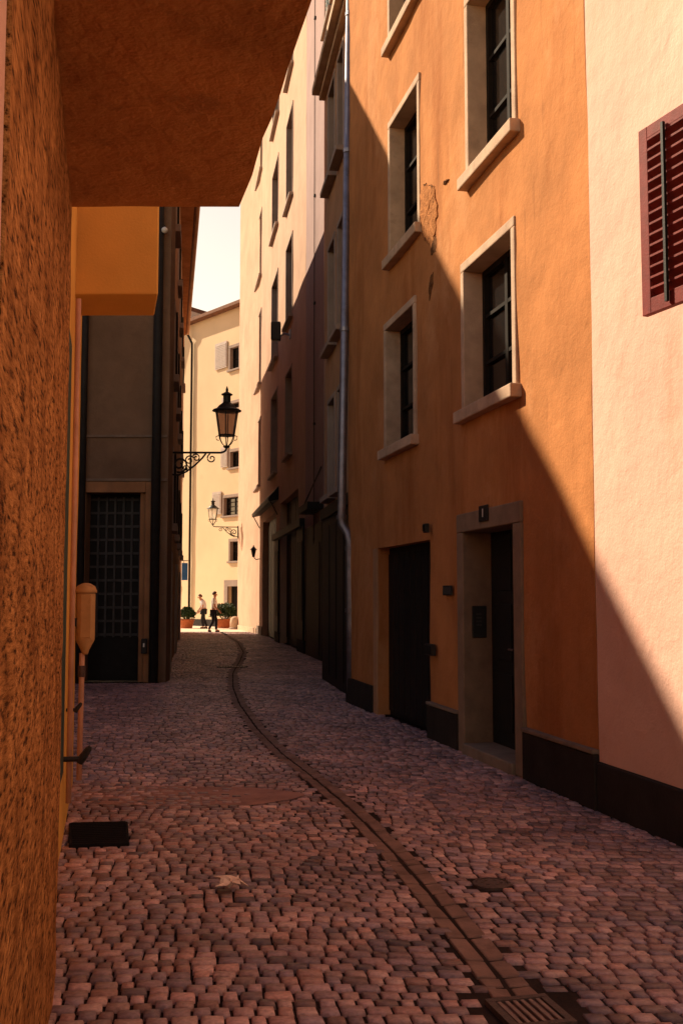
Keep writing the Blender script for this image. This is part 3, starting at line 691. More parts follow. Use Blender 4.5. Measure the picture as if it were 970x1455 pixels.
# ================================================================== THE SQUARE AT THE END
pe = on_ground(300, 890)
fE = Fac((pe.x+.635*16, pe.y-.772*16), (pe.x-.635*3.05, pe.y+.772*3.05))
endh = empty('buff_house', fE.P(fE.len, 0), 'sunlit buff house with grey shutters closing the far end of the alley', 'house')
HE0 = fE.hit(267, 461)[1]; HE1 = fE.hit(337, 437)[1]
HE = (HE0+HE1)/2
def er(u0, u1, v0, v1): return fE.rect(u0, u1, v0, v1)
we = [er(325, 342, 489, 524), er(326, 344, 568, 580), er(325, 343, 637, 664), er(316, 345, 702, 732), er(325, 343, 765, 797)]
ed = er(324, 343, 833, 880); ed = (ed[0], ed[1], 0, ed[3])
wall(fE, endh, 'wall', M['far'], 0, fE.len, 0, HE, [hole(w) for w in we]+[ed], amp=.015, body=8, step=.8)
for i, w in enumerate(we): window(fE, endh, w, fw=.16, stone='greystone', sillout=.1, sillh=.1, bars=((1,3) if i == 3 else (1,1)))
def leaf(u0, u1, v0, v1, o=.03):
    s0, s1, z0, z1 = er(u0, u1, v0, v1); mb = MB(); mb.fbox(fE, s0, s1, z0, z1, o, o+.04)
    for i in range(14): z = z0+.08+(z1-z0-.16)*i/14; mb.fbox(fE, s0+.07, s1-.07, z, z+(z1-z0)/24, o+.04, o+.055)
    mb.build('shutter', M['greyshutter'], endh)
for a in ((307,323.5,487,524),(316,324,565,580),(315,324.5,635,664),(303,315.5,699,731)): leaf(*a)
mb = MB(); mb.fbox(fE, ed[0]-.0, ed[1]+.0, 0, ed[3], -.3, -.22); mb.fbox(fE, ed[0]+.2, ed[1]-.2, .9, ed[3]-.3, -.22, -.2); d_ = mb.build('door', M['sash'], endh)
mb = MB(); f_ = .32; mb.fbox(fE, ed[0]-f_, ed[0], 0, ed[3]+f_, -.05, .05); mb.fbox(fE, ed[1], ed[1]+f_, 0, ed[3]+f_, -.05, .05); mb.fbox(fE, ed[0]+.002, ed[1]-.002, ed[3], ed[3]+f_, -.05, .051); mb.build('door_frame', M['greystone'], endh)
mb = MB(); mb.fbox(fE, 0, ed[0]-f_-.01, -.05, .36, -.05, .05); mb.fbox(fE, ed[1]+f_+.01, fE.len, -.05, .36, -.05, .05); mb.build('plinth', M['plinth'], endh)
mb = MB(); P = fE.P; mb.hexa([P(0,HE,-8),P(fE.len+.1,HE,-8),P(fE.len+.1,HE-.05,.45),P(0,HE-.05,.45),P(0,HE+3.2,-8),P(fE.len+.1,HE+3.2,-8),P(fE.len+.1,HE+.12,.45),P(0,HE+.12,.45)]); 
mb.build('roof', M['tile'], endh)
sp_ = fE.hit(272.5, 700)[0]
mb = MB(); zt = fE.hit(268, 468)[1]
mb.tube([P(sp_+.35,HE-.1,.35), P(sp_+.3,HE-.45,.30), P(sp_,HE-1.15,.09), P(sp_,HE-1.6,.09), P(sp_,.0,.09)], .06, 8); mb.build('downpipe', M['sash'], endh, smooth=True)
# paler house continuing beyond the pipe
fF = Fac((fE.P(fE.len+.02,0).x, fE.P(fE.len+.02,0).y+.0), (fE.P(fE.len+7,0).x-1.5, fE.P(fE.len+7,0).y-1.0))
pale = empty('pale_house', fF.P(0, 0), 'pale cream house beyond the drainpipe at the far left of the square', 'house')
def fr_(u0,u1,v0,v1): return fF.rect(u0,u1,v0,v1)
wf = [(.9,1.9,9.0,10.6),(.9,1.9,5.8,7.4),(.9,1.9,2.8,4.4),(3.2,4.2,5.8,7.4),(3.2,4.2,2.8,4.4)]
wall(fF, pale, 'wall', M['farpale'], 0, fF.len, 0, HE+1.0, [hole(w) for w in wf], amp=.01, body=6, step=.9)
for w in wf: window(fF, pale, w, fw=.12, stone='greystone', sillout=.1)
mb = MB(); mb.fbox(fF, 0, fF.len, HE+1.005, HE+1.25, -6.2, .4); mb.build('roof', M['tile'], pale)
# blue hanging sign just past the corner of the grey house
c = at_depth(263, 811, 47.3)
r = empty('hanging_sign', (c.x-.35, c.y, c.z), 'small bright blue projecting sign at the far corner of the grey house', 'sign')
mb = MB(); mb.box(c.x-.14, c.x+.12, c.y-.03, c.y+.03, c.z-.42, c.z+.35); mb.build('board', M['blue'], r, bevel=.01)
mb = MB(); mb.tube([(c.x-.6,c.y,c.z+.45),(c.x+.14,c.y,c.z+.45)], .02, 6); mb.tube([(c.x-.05,c.y,c.z+.45),(c.x-.05,c.y,c.z+.33)], .012, 6); mb.build('arm', M['iron'], r)

# ---- lamps on scrolled brackets
def spiral(c, r0, r1, a0, turns, ex, ez, n=22):
    return [c+ex*((r0+(r1-r0)*i/n)*math.cos(a0+turns*2*math.pi*i/n))+ez*((r0+(r1-r0)*i/n)*math.sin(a0+turns*2*math.pi*i/n)) for i in range(n+1)]
def street_lamp(base, ex, arm, k, label, glass):
    """base: wall point at the level of the arm; ex: outward; k: scale"""
    r = empty('street_lamp', base, label, 'street lamp', 'scrolled bracket street lamps on the alley walls'); ez = Vector((0,0,1)); ey = ez.cross(ex)
    B = Vector(base); I = M['iron']
    at = lambda x, z: B+ex*x+ez*z
    mb = MB(); w = .025*k
    q = [B-ey*.09*k+ez*(-.52*k), B+ey*.09*k+ez*(-.52*k)]
    mb.hexa([at(-.0,-.54*k)-ey*.09*k, at(.03,-.54*k)-ey*.09*k, at(.03,-.54*k)+ey*.09*k, at(0,-.54*k)+ey*.09*k, at(0,.06*k)-ey*.09*k, at(.03,.06*k)-ey*.09*k, at(.03,.06*k)+ey*.09*k, at(0,.06*k)+ey*.09*k])
    mb.build('wall_plate', I, r)
    mb = MB(); mb.tube([at(0,0), at(arm-.12*k,0), at(arm-.05*k,.02*k), at(arm-.01*k,.06*k), at(arm,.13*k)], .022*k, 8); mb.build('arm', I, r, smooth=True)
    mb = MB()
    cv = [at(.04,-.46*k), at(.18*k,-.47*k), at(.34*k,-.40*k), at(.52*k,-.26*k), at(.66*k,-.12*k), at(.74*k,-.02*k)]
    mb.tube(cv, .020*k, 6)
    mb.tube(spiral(at(.20*k,-.25*k), .17*k, .03*k, -1.9, 1.5, ex, ez, 30), .022*k, 6)
    mb.tube(spiral(at(.40*k,-.16*k), .10*k, .02*k, .5, 1.4, ex, ez), .016*k, 6)
    mb.tube(spiral(at(.54*k,-.11*k), .085*k, .02*k, 2.6, -1.3, ex, ez), .015*k, 6)
    mb.tube(spiral(at(.86*k,-.12*k), .10*k, .02*k, 1.9, 1.3, ex, ez), .015*k, 6)
    mb.tube(spiral(at(.33*k,-.33*k), .07*k, .02*k, 0, 1.2, ex, ez), .014*k, 6)
    mb.build('scrollwork', I, r, smooth=True)
    c = at(arm, 0)
    mb = MB(); mb.lathe(c, [(.05*k,.10*k),(.075*k,.13*k),(.05*k,.15*k)], 12)
    n = 6
    for i in range(n):
        a = 2*math.pi*i/n+math.pi/6; u = Vector((math.cos(a), math.sin(a), 0))
        mb.tube([c+u*.05*k+ez*.14*k, c+u*.11*k+ez*.20*k, c+u*.155*k+ez*.28*k, c+u*.17*k+ez*.36*k], .010*k, 5)
        mb.tube([c+u*.17*k+ez*.36*k, c+u*.25*k+ez*.87*k], .013*k, 5)
    for a in (0, math.pi/2, math.pi, 3*math.pi/2):
        u = Vector((math.cos(a), math.sin(a), 0)); mb.tube([c+u*.16*k+ez*.36*k, c+u*.22*k+ez*.34*k, c+u*.21*k+ez*.27*k, c+u*.16*k+ez*.26*k], .010*k, 5)
    mb.lathe(c, [(.165*k,.345*k),(.185*k,.35*k),(.185*k,.375*k),(.165*k,.375*k)], 6, math.pi/6)
    fr = mb.build('lantern_frame', I, r)
    mb = MB(); mb.lathe(c, [(.155*k,.378*k),(.238*k,.862*k)], 6, math.pi/6); mb.build('glass', M[glass], fr)
    mb = MB(); mb.lathe(c, [(.26*k,.865*k),(.31*k,.875*k),(.30*k,.895*k),(.22*k,.93*k),(.17*k,.99*k),(.10*k,1.04*k),(.078*k,1.06*k),(.078*k,1.20*k),(.12*k,1.215*k),(.115*k,1.235*k),(.06*k,1.265*k),(.03*k,1.285*k),(.022*k,1.30*k),(.03*k,1.32*k),(.008*k,1.40*k)], 12); mb.build('cap', M['iron' if glass=='lampglass' else 'iron'], r, smooth=False)
    return r
sl, zl = fL.hit(242, 643)
street_lamp(fL.P(sl, zl, .0), Vector((fL.n.x, fL.n.y-.12, 0)).normalized(), 1.12, .96, 'black scrolled bracket street lamp in shade on the grey house wall', 'lampglass')
cl = fD.P(fD.len-.12, 0); z2 = at_depth(340, 749, cl.y).z
street_lamp(Vector((cl.x, cl.y, z2))+fD.n*.01, Vector((-.98,-.2,0)).normalized(), 1.22, 1.0, 'sunlit scrolled bracket street lamp at the cream house far corner', 'litglass')

# ---- planted pots, stone bollard
def shrub(u, v, Y, w, h, label, pw, seed):
    rng = random.Random(seed); c = at_depth(u, v, Y); c.z = 0
    r = empty('potted_shrub', c, label, 'potted shrub', 'potted shrubs in the square')
    mb = MB(); mb.lathe(c, [(pw*.72,.0),(pw*.92,.34),(pw,.36),(pw,.44),(pw*.9,.44),(pw*.86,.38)], 16); p = mb.build('pot', M['terracotta'], r, smooth=False)
    mb = MB(); mb.lathe(c, [(pw*.86,.36),(.02,.40)], 14); mb.build('soil', M['soil'], p)
    mb = MB()
    for i in range(10):
        a = rng.uniform(0, 6.28); q = Vector((math.cos(a), math.sin(a), 0)); mb.tube([c+q*.05+Vector((0,0,.38)), c+q*w*.25+Vector((0,0,.38+h*.35)), c+q*w*.4+Vector((0,0,.38+h*.7))], [.02,.014,.006], 5)
    mb.build('stems', M['bark'], r)
    mb = MB()
    for i in range(4200):
        a = rng.uniform(0, 6.283); e = math.acos(rng.uniform(-.5, 1)); rr = rng.uniform(.45, 1)**.5
        d = Vector((math.sin(e)*math.cos(a)*w/2, math.sin(e)*math.sin(a)*w/2, math.cos(e)*h*.55))
        rr *= .82+.35*noise.noise(d*4+Vector((seed,0,0)))
        p_ = c+Vector((0,0,.38+h*.42))+d*rr
        t = Vector((rng.gauss(0,1), rng.gauss(0,1), rng.gauss(.3,1))).normalized(); s_ = t.cross(Vector((rng.gauss(0,1),rng.gauss(0,1),rng.gauss(0,1)))).normalized()
        l = rng.uniform(.06,.11)
        mb.add([p_-t*l*.5, p_+s_*l*.28, p_+t*l*.5, p_-s_*l*.28], [(0,1,2,3)])
    mb.build('foliage', M['leaf'], r, fixn=False)
shrub(265, 890, 52.6, 1.0, .75, 'smaller rounded shrub in terracotta pot at the left of the square', .40, 3)
shrub(319, 890, 53.2, 1.7, .95, 'wide dark green shrub in terracotta pot by the buff house door', .55, 8)
c = at_depth(334, 890, 50.9); c.z = 0
r = empty('stone_bollard', c, 'low round-topped stone bollard at the foot of the cream house corner', 'bollard')
mb = MB(); mb.lathe(c, [(.25,-.02),(.245,.35),(.215,.52),(.12,.60),(.01,.62)], 14); mb.build('shaft', M['stone'], r, smooth=True)
mb = MB(); mb.lathe(c, [(.30,-.02),(.30,.06),(.25,.09)], 14); mb.build('foot', M['greystone'], r)

# ---- people
def person(loc, rz, label, P):
    """P: joints; one skinned body, clothes and hair over it. faces +X"""
    r = empty('person', loc, label, 'person', None, rz)
    def skin(name, chains, m, par, sub=2):
        vs = []; es = []; rad = []; idx = {}
        def vid(key):
            if key not in idx: idx[key] = len(vs); vs.append(P[key][0]); rad.append(P[key][1] if len(P[key]) > 1 else .04)
            return idx[key]
        for ch in chains:
            for a, b in zip(ch, ch[1:]): es.append((vid(a[0]), vid(b[0])))
            for key, rr in ch: rad[vid(key)] = rr
        me = bpy.data.meshes.new(name); me.from_pydata(vs, es, []); me.materials.append(m)
        o = bpy.data.objects.new(name, me); COL.objects.link(o); o.parent = par
        s_ = o.modifiers.new('skin', 'SKIN'); s_.use_smooth_shade = True
        sv = me.skin_vertices[0].data
        for i, q in enumerate(rad):
            sv[i].radius = (q, q) if not isinstance(q, tuple) else q
            sv[i].use_root = (i == 0)
        sd = o.modifiers.new('sub', 'SUBSURF'); sd.levels = sub; sd.render_levels = sub
        return o
    ch = [[('pelvis',.125),('waist',.115),('chest',.135),('neckbase',.075),('neck',.055),('chin',.07),('head',.098),('crown',.06)]]
    for s in 'lr':
        ch += [[('pelvis',.125),('hip'+s,.09),('knee'+s,.058),('ankle'+s,.042),('toe'+s,.035)],
               [('neckbase',.075),('sh'+s,.058),('el'+s,.042),('wr'+s,.028),('palm'+s,.034)]]
        w = Vector(P['wr'+s][0]); q = Vector(P['palm'+s][0]); d = (q-w).normalized(); sd = Vector((1,0,0)) if abs(d.x) < .7 else Vector((0,0,1))
        sd = (sd-d*sd.dot(d)).normalized()
        for i, (off, ln) in enumerate(((.030,.075),(.010,.085),(-.010,.080),(-.028,.062))):
            a = q+d*.02+sd*off; P[f'f{s}{i}a'] = (tuple(a),); P[f'f{s}{i}b'] = (tuple(a+d*ln*.55),); 
            ins = Vector((0, -1 if s == 'l' else 1, 0))
            P[f'f{s}{i}c'] = (tuple(a+d*ln+ins*.018),)
            ch.append([('palm'+s,.034),(f'f{s}{i}a',.010),(f'f{s}{i}b',.009),(f'f{s}{i}c',.008)])
        a = w+d*.03+sd*.03; P[f't{s}a'] = (tuple(a),); P[f't{s}b'] = (tuple(a+d*.05+sd*.03),)
        ch.append([('palm'+s,.034),(f't{s}a',.012),(f't{s}b',.009)])
    body = skin('body', ch, M['skin'], r)
    H = Vector(P['head'][0])
    mb = MB()     # nose and ears belong to the face; eyes and brows as dark marks
    loc0 = Vector(loc); rot = Matrix.Rotation(rz, 3, 'Z')
    def wp(x, y, z): return loc0+Vector((x, y, z))
    mb = MB(); mb.hexa([wp(H.x+.085,-.012,H.z-.045),wp(H.x+.125,-.006,H.z-.045),wp(H.x+.125,.006,H.z-.045),wp(H.x+.085,.012,H.z-.045),wp(H.x+.085,-.008,H.z+.01),wp(H.x+.098,-.004,H.z+.01),wp(H.x+.098,.004,H.z+.01),wp(H.x+.085,.008,H.z+.01)])
    for y in (-.098,.098): mb.lathe(wp(H.x-.005,y,H.z-.04), [(.008,0),(.022,.015),(.025,.035),(.018,.055),(.006,.065)], 8)
    mb.build('face_features', M['skin'], r, smooth=True)
    mb = MB()
    for y in (-.036,.036): mb.lathe(wp(H.x+.090,y,H.z-.004), [(.004,0),(.011,.006),(.004,.013)], 8)
    mb.box(loc0.x+H.x+.085, loc0.x+H.x+.098, loc0.y-.022, loc0.y+.022, loc0.z+H.z-.072, loc0.z+H.z-.065)
    mb.build('eyes_and_mouth', M['hair'], r)
    mb = MB(); vs = []; fs = []; n, m_ = 14, 8
    for i in range(m_+1):
        for k in range(n):
            a = 2*math.pi*k/n; e = (i/m_)*(1.75-.75*max(0, math.cos(a))**.6); q = Vector((math.sin(e)*math.cos(a), math.sin(e)*math.sin(a), math.cos(e)))
            f_ = 1+.06*noise.noise(q*5)
            vs.append(wp(H.x-.012+q.x*.118*f_, q.y*.110*f_, H.z+.012+q.z*.132*f_))
    fs = [(i*n+k, i*n+(k+1)%n, (i+1)*n+(k+1)%n, (i+1)*n+k) for i in range(m_) for k in range(n)]
    mb.add(vs, fs); hr = mb.build('hair', M[P['hairm']], r, smooth=True)
    so = hr.modifiers.new('solid', 'SOLIDIFY'); so.thickness = .012
    # shirt with short sleeves, trousers, shoes
    for s in 'lr':
        a, b = Vector(P['sh'+s][0]), Vector(P['el'+s][0]); P['slv'+s] = (tuple(a+(b-a)*.75),)
    skin('shirt', [[('pelvis',.150),('waist',.142),('chest',.160),('neckbase',.085)], [('neckbase',.085),('shl',.075),('slvl',.064)], [('neckbase',.085),('shr',.075),('slvr',.064)]], M[P['shirtm']], r)
    pv = Vector(P['pelvis'][0]); P['seat'] = (tuple(pv+Vector((0,0,-.03))),)
    skin('trousers', [[('seat',.148),('hipl',.105),('kneel',.075),('anklel',.058)], [('seat',.148),('hipr',.105),('kneer',.075),('ankler',.058)]], M['trousers'], r)
    for s in 'lr':
        a, t = Vector(P['ankle'+s][0]), Vector(P['toe'+s][0]); P['heel'+s] = (tuple(a+Vector((-.05,0,-.055))),)
        P['tip'+s] = (tuple(t+(t-a)*.15),)
        skin('shoe', [[('heel'+s,.045),('tip'+s,.042)]], M['leather'], r, 1)
    return r
walk = dict(pelvis=((0,0,.93),), waist=((.01,0,1.10),), chest=((.02,0,1.30),), neckbase=((.015,0,1.46),), neck=((.03,0,1.53),), chin=((.05,0,1.58),), head=((.05,0,1.655),), crown=((.045,0,1.72),),
  hipl=((0,.10,.86),), kneel=((.10,.10,.50),), anklel=((.10,.10,.09),), toel=((.25,.11,.04),),
  hipr=((0,-.10,.86),), kneer=((-.01,-.10,.48),), ankler=((-.20,-.10,.12),), toer=((-.09,-.11,.035),),
  shl=((.0,.19,1.42),), ell=((-.08,.25,1.14),), wrl=((.02,.26,.90),), palml=((.05,.26,.83),),
  shr=((.02,-.19,1.42),), elr=((.07,-.26,1.14),), wrr=((.24,-.25,.95),), palmr=((.29,-.245,.89),), hairm='hair', shirtm='shirt')
lean = dict(pelvis=((0,0,.90),), waist=((-.03,0,1.06),), chest=((.03,0,1.24),), neckbase=((.09,0,1.38),), neck=((.13,0,1.44),), chin=((.18,0,1.47),), head=((.19,0,1.545),), crown=((.18,0,1.61),),
  hipl=((0,.10,.84),), kneel=((.10,.12,.48),), anklel=((.02,.12,.09),), toel=((.17,.13,.04),),
  hipr=((0,-.10,.84),), kneer=((-.05,-.11,.47),), ankler=((-.20,-.11,.09),), toer=((-.06,-.12,.04),),
  shl=((.07,.19,1.34),), ell=((.10,.27,1.07),), wrl=((.24,.27,.87),), palml=((.29,.27,.81),),
  shr=((.06,-.19,1.34),), elr=((.05,-.30,1.08),), wrr=((.16,-.38,.90),), palmr=((.19,-.40,.83),), hairm='grayhair', shirtm='shirtblue')
p1 = on_ground(303.5, 898); person((p1.x, p1.y, 0), 0.0, 'person in white short-sleeved shirt and dark trousers striding right', walk)
p2 = on_ground(289, 893); person((p2.x, p2.y, 0), R(200), 'person in pale lilac shirt leaning forward behind the striding one', lean)

# ================================================================== GROUND
def sheet(name, pts, z, m):
    mb = MB(); mb.add([(x, y, z) for x, y in pts], [tuple(range(len(pts)))]); o = mb.build(name, M[m]); o['kind'] = 'structure'; return o
sheet('ground', [(-300,-200),(300,-200),(300,400),(-300,400)], -.019, 'soil')
sheet('plaza', [(-60,47.2),(40,47.2),(40,110),(-60,110)], -.004, 'plaza')  # flat sheet carrying the sunlit ground as a pale colour

# gutter channel centre line (from the photograph's dark run of flat stones)
gpx = [(800,1500),(757,1440),(700,1372),(640,1300),(560,1208),(500,1148),(440,1098),(400,1068),(366,1034),(340,998),(331,975),(331,955),(340,940),(346,926),(338,912),(322,902)]
gp = [on_ground(u, v) for u, v in gpx]
cl = [gp[0]]
for a, b in zip(gp, gp[1:]):
    n = max(1, int((b-a).length/.1)); cl += [a+(b-a)*i/n for i in range(1, n+1)]
for _ in range(14): cl = [cl[0]]+[(cl[i-1]+cl[i]*2+cl[i+1])/4 for i in range(1, len(cl)-1)]+[cl[-1]]
def xc(y):
    lo, hi = 0, len(cl)-1
    if y <= cl[0].y: t = (y-cl[0].y)/(cl[1].y-cl[0].y); return cl[0].x+(cl[1].x-cl[0].x)*t
    while hi-lo > 1:
        m_ = (lo+hi)//2
        if cl[m_].y < y: lo = m_
        else: hi = m_
    t = (y-cl[lo].y)/max(1e-6, cl[hi].y-cl[lo].y); return cl[lo].x+(cl[hi].x-cl[lo].x)*t
def chan_halfwidth(y): return .17

def left_x(y):
    if y < 4.5: return PX(y)-.05
    if y < 9: return BX(y)-.05
    if y < 19.3: return -6.2
    return fL.P((y-19.4)/fL.d.y, 0).x-.05
def right_x(y):
    if y < OY1: return RX(y)+.08
    if y < 20.3: return .30-.1416*(y-OY1)+.1
    if y < 25.6: return -.1
    return CXf(y)+.1
grate_c = on_ground(752, 1436); grate2_c = on_ground(330, 947); cover_c = on_ground(698, 1254)
mat_c = [on_ground(*p) for p in ((98,1206),(184,1203),(182,1173),(98,1175))]
patch_c = on_ground(250, 1130)
def sett_height(x, y):
    # gentle fall towards the gutter, uneven bedding
    return -.012*math.exp(-((x-xc(y))/.5)**2)+.007*noise.noise(Vector((x*1.1, y*1.1, 5)))
verts = []; faces = []; tint = []
rng = random.Random(5)
y = 3.3
pal = [(.30,.175,.155),(.34,.19,.165),(.27,.165,.155),(.36,.215,.18),(.24,.155,.155),(.32,.17,.135),(.21,.14,.145),(.38,.235,.20)]
row = 0
while y < 47.4:
    big = 1.0 if y < 26 else 1.25
    dy = rng.uniform(.072,.090)*big; x = left_x(y)+rng.uniform(-.1,0); xe = right_x(y)
    while x < xe:
        w = rng.uniform(.062,.118)*big
        # wavy rows, leaning a little up to the right
        def wp(px, py):
            return (px+.012*noise.noise(Vector((px*1.3,py*1.3,9)))+(-.14)*(py-y), py+.03*px+.035*math.sin(px*1.3+1.3*math.sin(py*.25))+.018*noise.noise(Vector((px*.9,py*.9,1))))
        cx_, cy_ = wp(x+w/2, y+dy/2)
        ok = abs(cx_-xc(cy_)) > .098 and left_x(cy_)-.05 < cx_ < right_x(cy_)
        if ok and abs(cx_-grate_c.x) < .19 and abs(cy_-grate_c.y) < .20: ok = False
        if ok and (cx_-cover_c.x)**2+(cy_-cover_c.y)**2 < .135**2: ok = False
        if ok and abs(cx_-grate2_c.x) < .36 and abs(cy_-grate2_c.y) < .3: ok = False
        if ok:
            g = rng.uniform(.004,.007); j = .0045
            cs = [wp(x+g+rng.uniform(-j,j)*.6, y+g+rng.uniform(-j,j)*.6), wp(x+w-g+rng.uniform(-j,j)*.6, y+g+rng.uniform(-j,j)*.6), wp(x+w-g+rng.uniform(-j,j)*.6, y+dy-g+rng.uniform(-j,j)*.6), wp(x+g+rng.uniform(-j,j)*.6, y+dy-g+rng.uniform(-j,j)*.6)]
            z = sett_height(cx_, cy_)+rng.gauss(0,.002); ta, tb = rng.gauss(0,.016), rng.gauss(0,.016)
            n = len(verts); ins = rng.uniform(.09,.14)
            for q in cs: verts.append((q[0], q[1], -.034))
            for q in cs: verts.append((q[0], q[1], z-.009))
            for q in cs:
                px, py = q[0]+(cx_-q[0])*ins, q[1]+(cy_-q[1])*ins; verts.append((px, py, z+(px-cx_)*ta+(py-cy_)*tb))
            verts.append((cx_, cy_, z+.001))
            for k in range(4):
                k2 = (k+1)%4
                faces += [(n+k,n+k2,n+4+k2,n+4+k),(n+4+k,n+4+k2,n+8+k2,n+8+k),(n+8+k,n+8+k2,n+12)]
            c = rng.choice(pal); f_ = rng.choice((.55,.9,1,1,1.15))*rng.uniform(1.3,2.15)
            t_ = (c[0]*f_, c[1]*f_*1.05, c[2]*f_*1.14, 1); tint += [t_]*13
        x += w
    y += dy; row += 1
me = bpy.data.meshes.new('cobblestone_paving'); me.from_pydata(verts, [], faces)
ca = me.color_attributes.new('tint', 'FLOAT_COLOR', 'POINT'); ca.data.foreach_set('color', [q for t in tint for q in t])
me.polygons.foreach_set('use_smooth', [True]*len(faces)); me.materials.append(M['sett'])
o = bpy.data.objects.new('cobblestone_paving', me); COL.objects.link(o); o['kind'] = 'structure'
# gutter stones: two runs with a dark gap between
mb = MB(); i = 0; rg = random.Random(4)
acc = 0; k0 = 0; runs = []
while k0 < len(cl)-1:
    k1 = k0; L_ = 0; tgt = rg.uniform(.08,.24)
    while k1 < len(cl)-1 and L_ < tgt: L_ += (cl[k1+1]-cl[k1]).length; k1 += 1
    runs.append((k0, k1)); k0 = k1
for a, b in runs:
    A, B_ = cl[a], cl[b]; t = (B_-A).normalized(); s_ = Vector((t.y, -t.x, 0))
    A = A+t*.006; B_ = B_-t*.006
    for (o0, o1) in ((-.095,-.009),(.009,.095)):
        z = -.0085+rg.gauss(0,.0015); j = lambda: rg.uniform(-.006,.006)
        e = .012
        b4 = [A+s_*(o0+j()), A+s_*(o1+j()), B_+s_*(o1+j()), B_+s_*(o0+j())]
        if o0 > 0: tilt = (-.005, .001)
        else: tilt = (.001, -.005)
        cc = sum(b4, Vector())/4
        bt = [Vector((p.x,p.y,-.034)) for p in b4]; tp = [Vector((p.x+(cc.x-p.x)*.07, p.y+(cc.y-p.y)*.05, z+tilt[(0,1,1,0)[q]])) for q, p in enumerate(b4)]
        mb.hexa(bt+tp)
o = mb.build('gutter_channel', M['channel'], bevel=.006); o['kind'] = 'structure'
# worn mortar patch filling the joints
mb = MB(); n = 40
mb.add([(patch_c.x+.05+(1.0+.12*noise.noise(Vector((math.cos(q)*2,math.sin(q)*2,0))))*.95*math.cos(q), patch_c.y+.42*(1+.25*noise.noise(Vector((math.cos(q)*2,math.sin(q)*2,4))))*math.sin(q), -.0015) for q in [2*math.pi*i/n for i in range(n)]], [tuple(range(n))])
o = mb.build('mortar_patch', M['mortar']); o['kind'] = 'structure'

# drain grates, valve cover, black mat, litter
def grate(c, w, d, n, ang, label, m='cover'):
    r = empty('drain_grate', (c.x, c.y, -.01), label, 'drain grate', 'iron drain grates in the gutter', 0)
    rot = Matrix.Rotation(ang, 3, 'Z')
    def bx(mb, x0,x1,y0,y1,z0,z1):
        mb.hexa([Vector((c.x,c.y,0))+rot@Vector(p) for p in ((x0,y0,z0),(x1,y0,z0),(x1,y1,z0),(x0,y1,z0),(x0,y0,z1),(x1,y0,z1),(x1,y1,z1),(x0,y1,z1))])
    mb = MB(); t = .03
    bx(mb,-w/2,w/2,-d/2,-d/2+t,-.034,.004); bx(mb,-w/2,w/2,d/2-t,d/2,-.034,.004); bx(mb,-w/2,-w/2+t,-d/2+t,d/2-t,-.034,.003); bx(mb,w/2-t,w/2,-d/2+t,d/2-t,-.034,.003)
    mb.build('rim', M['cover'], r)
    mb = MB(); bx(mb,-w/2+.01,w/2-.01,-d/2+.01,d/2-.01,-.034,-.030); mb.build('sump', M['black'], r)
    for i in range(n):
        x = -w/2+t+(w-2*t)*(i+.5)/n; bw = (w-2*t)/n*.27; mb = MB(); bx(mb, x-bw, x+bw, -d/2+t, d/2-t, -.028, .001); mb.build('bar', M[m], r, bevel=.003)
M['gratebar'] = mat('worn_grate_iron', (.24,.155,.135), .5, .25, 20, .4, 120, spec=.45, metal=.3)
grate(grate_c, .25, .28, 6, R(14), 'slotted iron drain grate in the gutter at the bottom edge', 'gratebar')
grate(grate2_c, .62, .42, 9, 0, 'distant drain grate in the gutter, a pale dotted line', 'gratebar')
r = empty('valve_cover', (cover_c.x, cover_c.y, 0), 'small round iron valve cover set in cobbles right of the gutter', 'valve cover')
mb = MB(); mb.lathe((cover_c.x,cover_c.y,0), [(.105,-.03),(.105,-.002),(.098,.003),(.088,.003),(.086,-.004)], 28); mb.build('ring', M['cover'], r)
mb = MB(); mb.lathe((cover_c.x,cover_c.y,0), [(.084,-.03),(.084,-.001),(.078,.0015),(.01,.003)], 28)
for i in range(6):
    a = i*math.pi/3; p = cover_c+Vector((math.cos(a)*.05, math.sin(a)*.05, 0)); mb.lathe((p.x,p.y,.001), [(.012,0),(.010,.004),(.002,.0045)], 8)
mb.build('lid', M['cover'], r)
M['mudpatch'] = M['mortar']
mc = sum(mat_c, Vector())/4
r = empty('door_mat', (mc.x, mc.y, 0), 'black rectangular mat lying on cobbles against the left wall', 'mat')
mb = MB(); mb.hexa([Vector((p.x,p.y,-.02)) for p in mat_c]+[Vector((p.x,p.y,.028)) for p in mat_c]); mb.build('mat', M['black'], r, bevel=.008)
mb = MB()
for i in range(12):
    t = (i+.5)/12; a = mat_c[0].lerp(mat_c[3], t); b = mat_c[1].lerp(mat_c[2], t); a, b = a.lerp(b,.04), a.lerp(b,.96)
    mb.tube([(a.x,a.y,.028),(b.x,b.y,.028)], .008, 5)
mb.build('ribs', M['black'], r)
lc = on_ground(328, 1264)
mb = MB(); n = 14; rg = random.Random(2)
vs = [Vector((lc.x, lc.y, .04))]
for ring, rad in ((0,.032),(1,.064)):
    for i in range(n):
        a = 2*math.pi*i/n; rr = rad*(1+(.45 if i % 3 == 0 else -.2)*ring)*rg.uniform(.85,1.15); vs.append(Vector((lc.x+rr*math.cos(a)*1.1, lc.y+rr*math.sin(a)*1.5, .016+rg.uniform(0,.045))))
fs = [(0,1+i,1+(i+1)%n) for i in range(n)]+[(1+i,1+n+i,1+n+(i+1)%n,1+(i+1)%n) for i in range(n)]
mb.add(vs, fs); o = mb.build('crumpled_leaf', M['litter'], fixn=True); o.modifiers.new('s','SOLIDIFY').thickness = .002
tag(o, 'pale crumpled dry leaf lying alone on the cobbles', 'leaf')

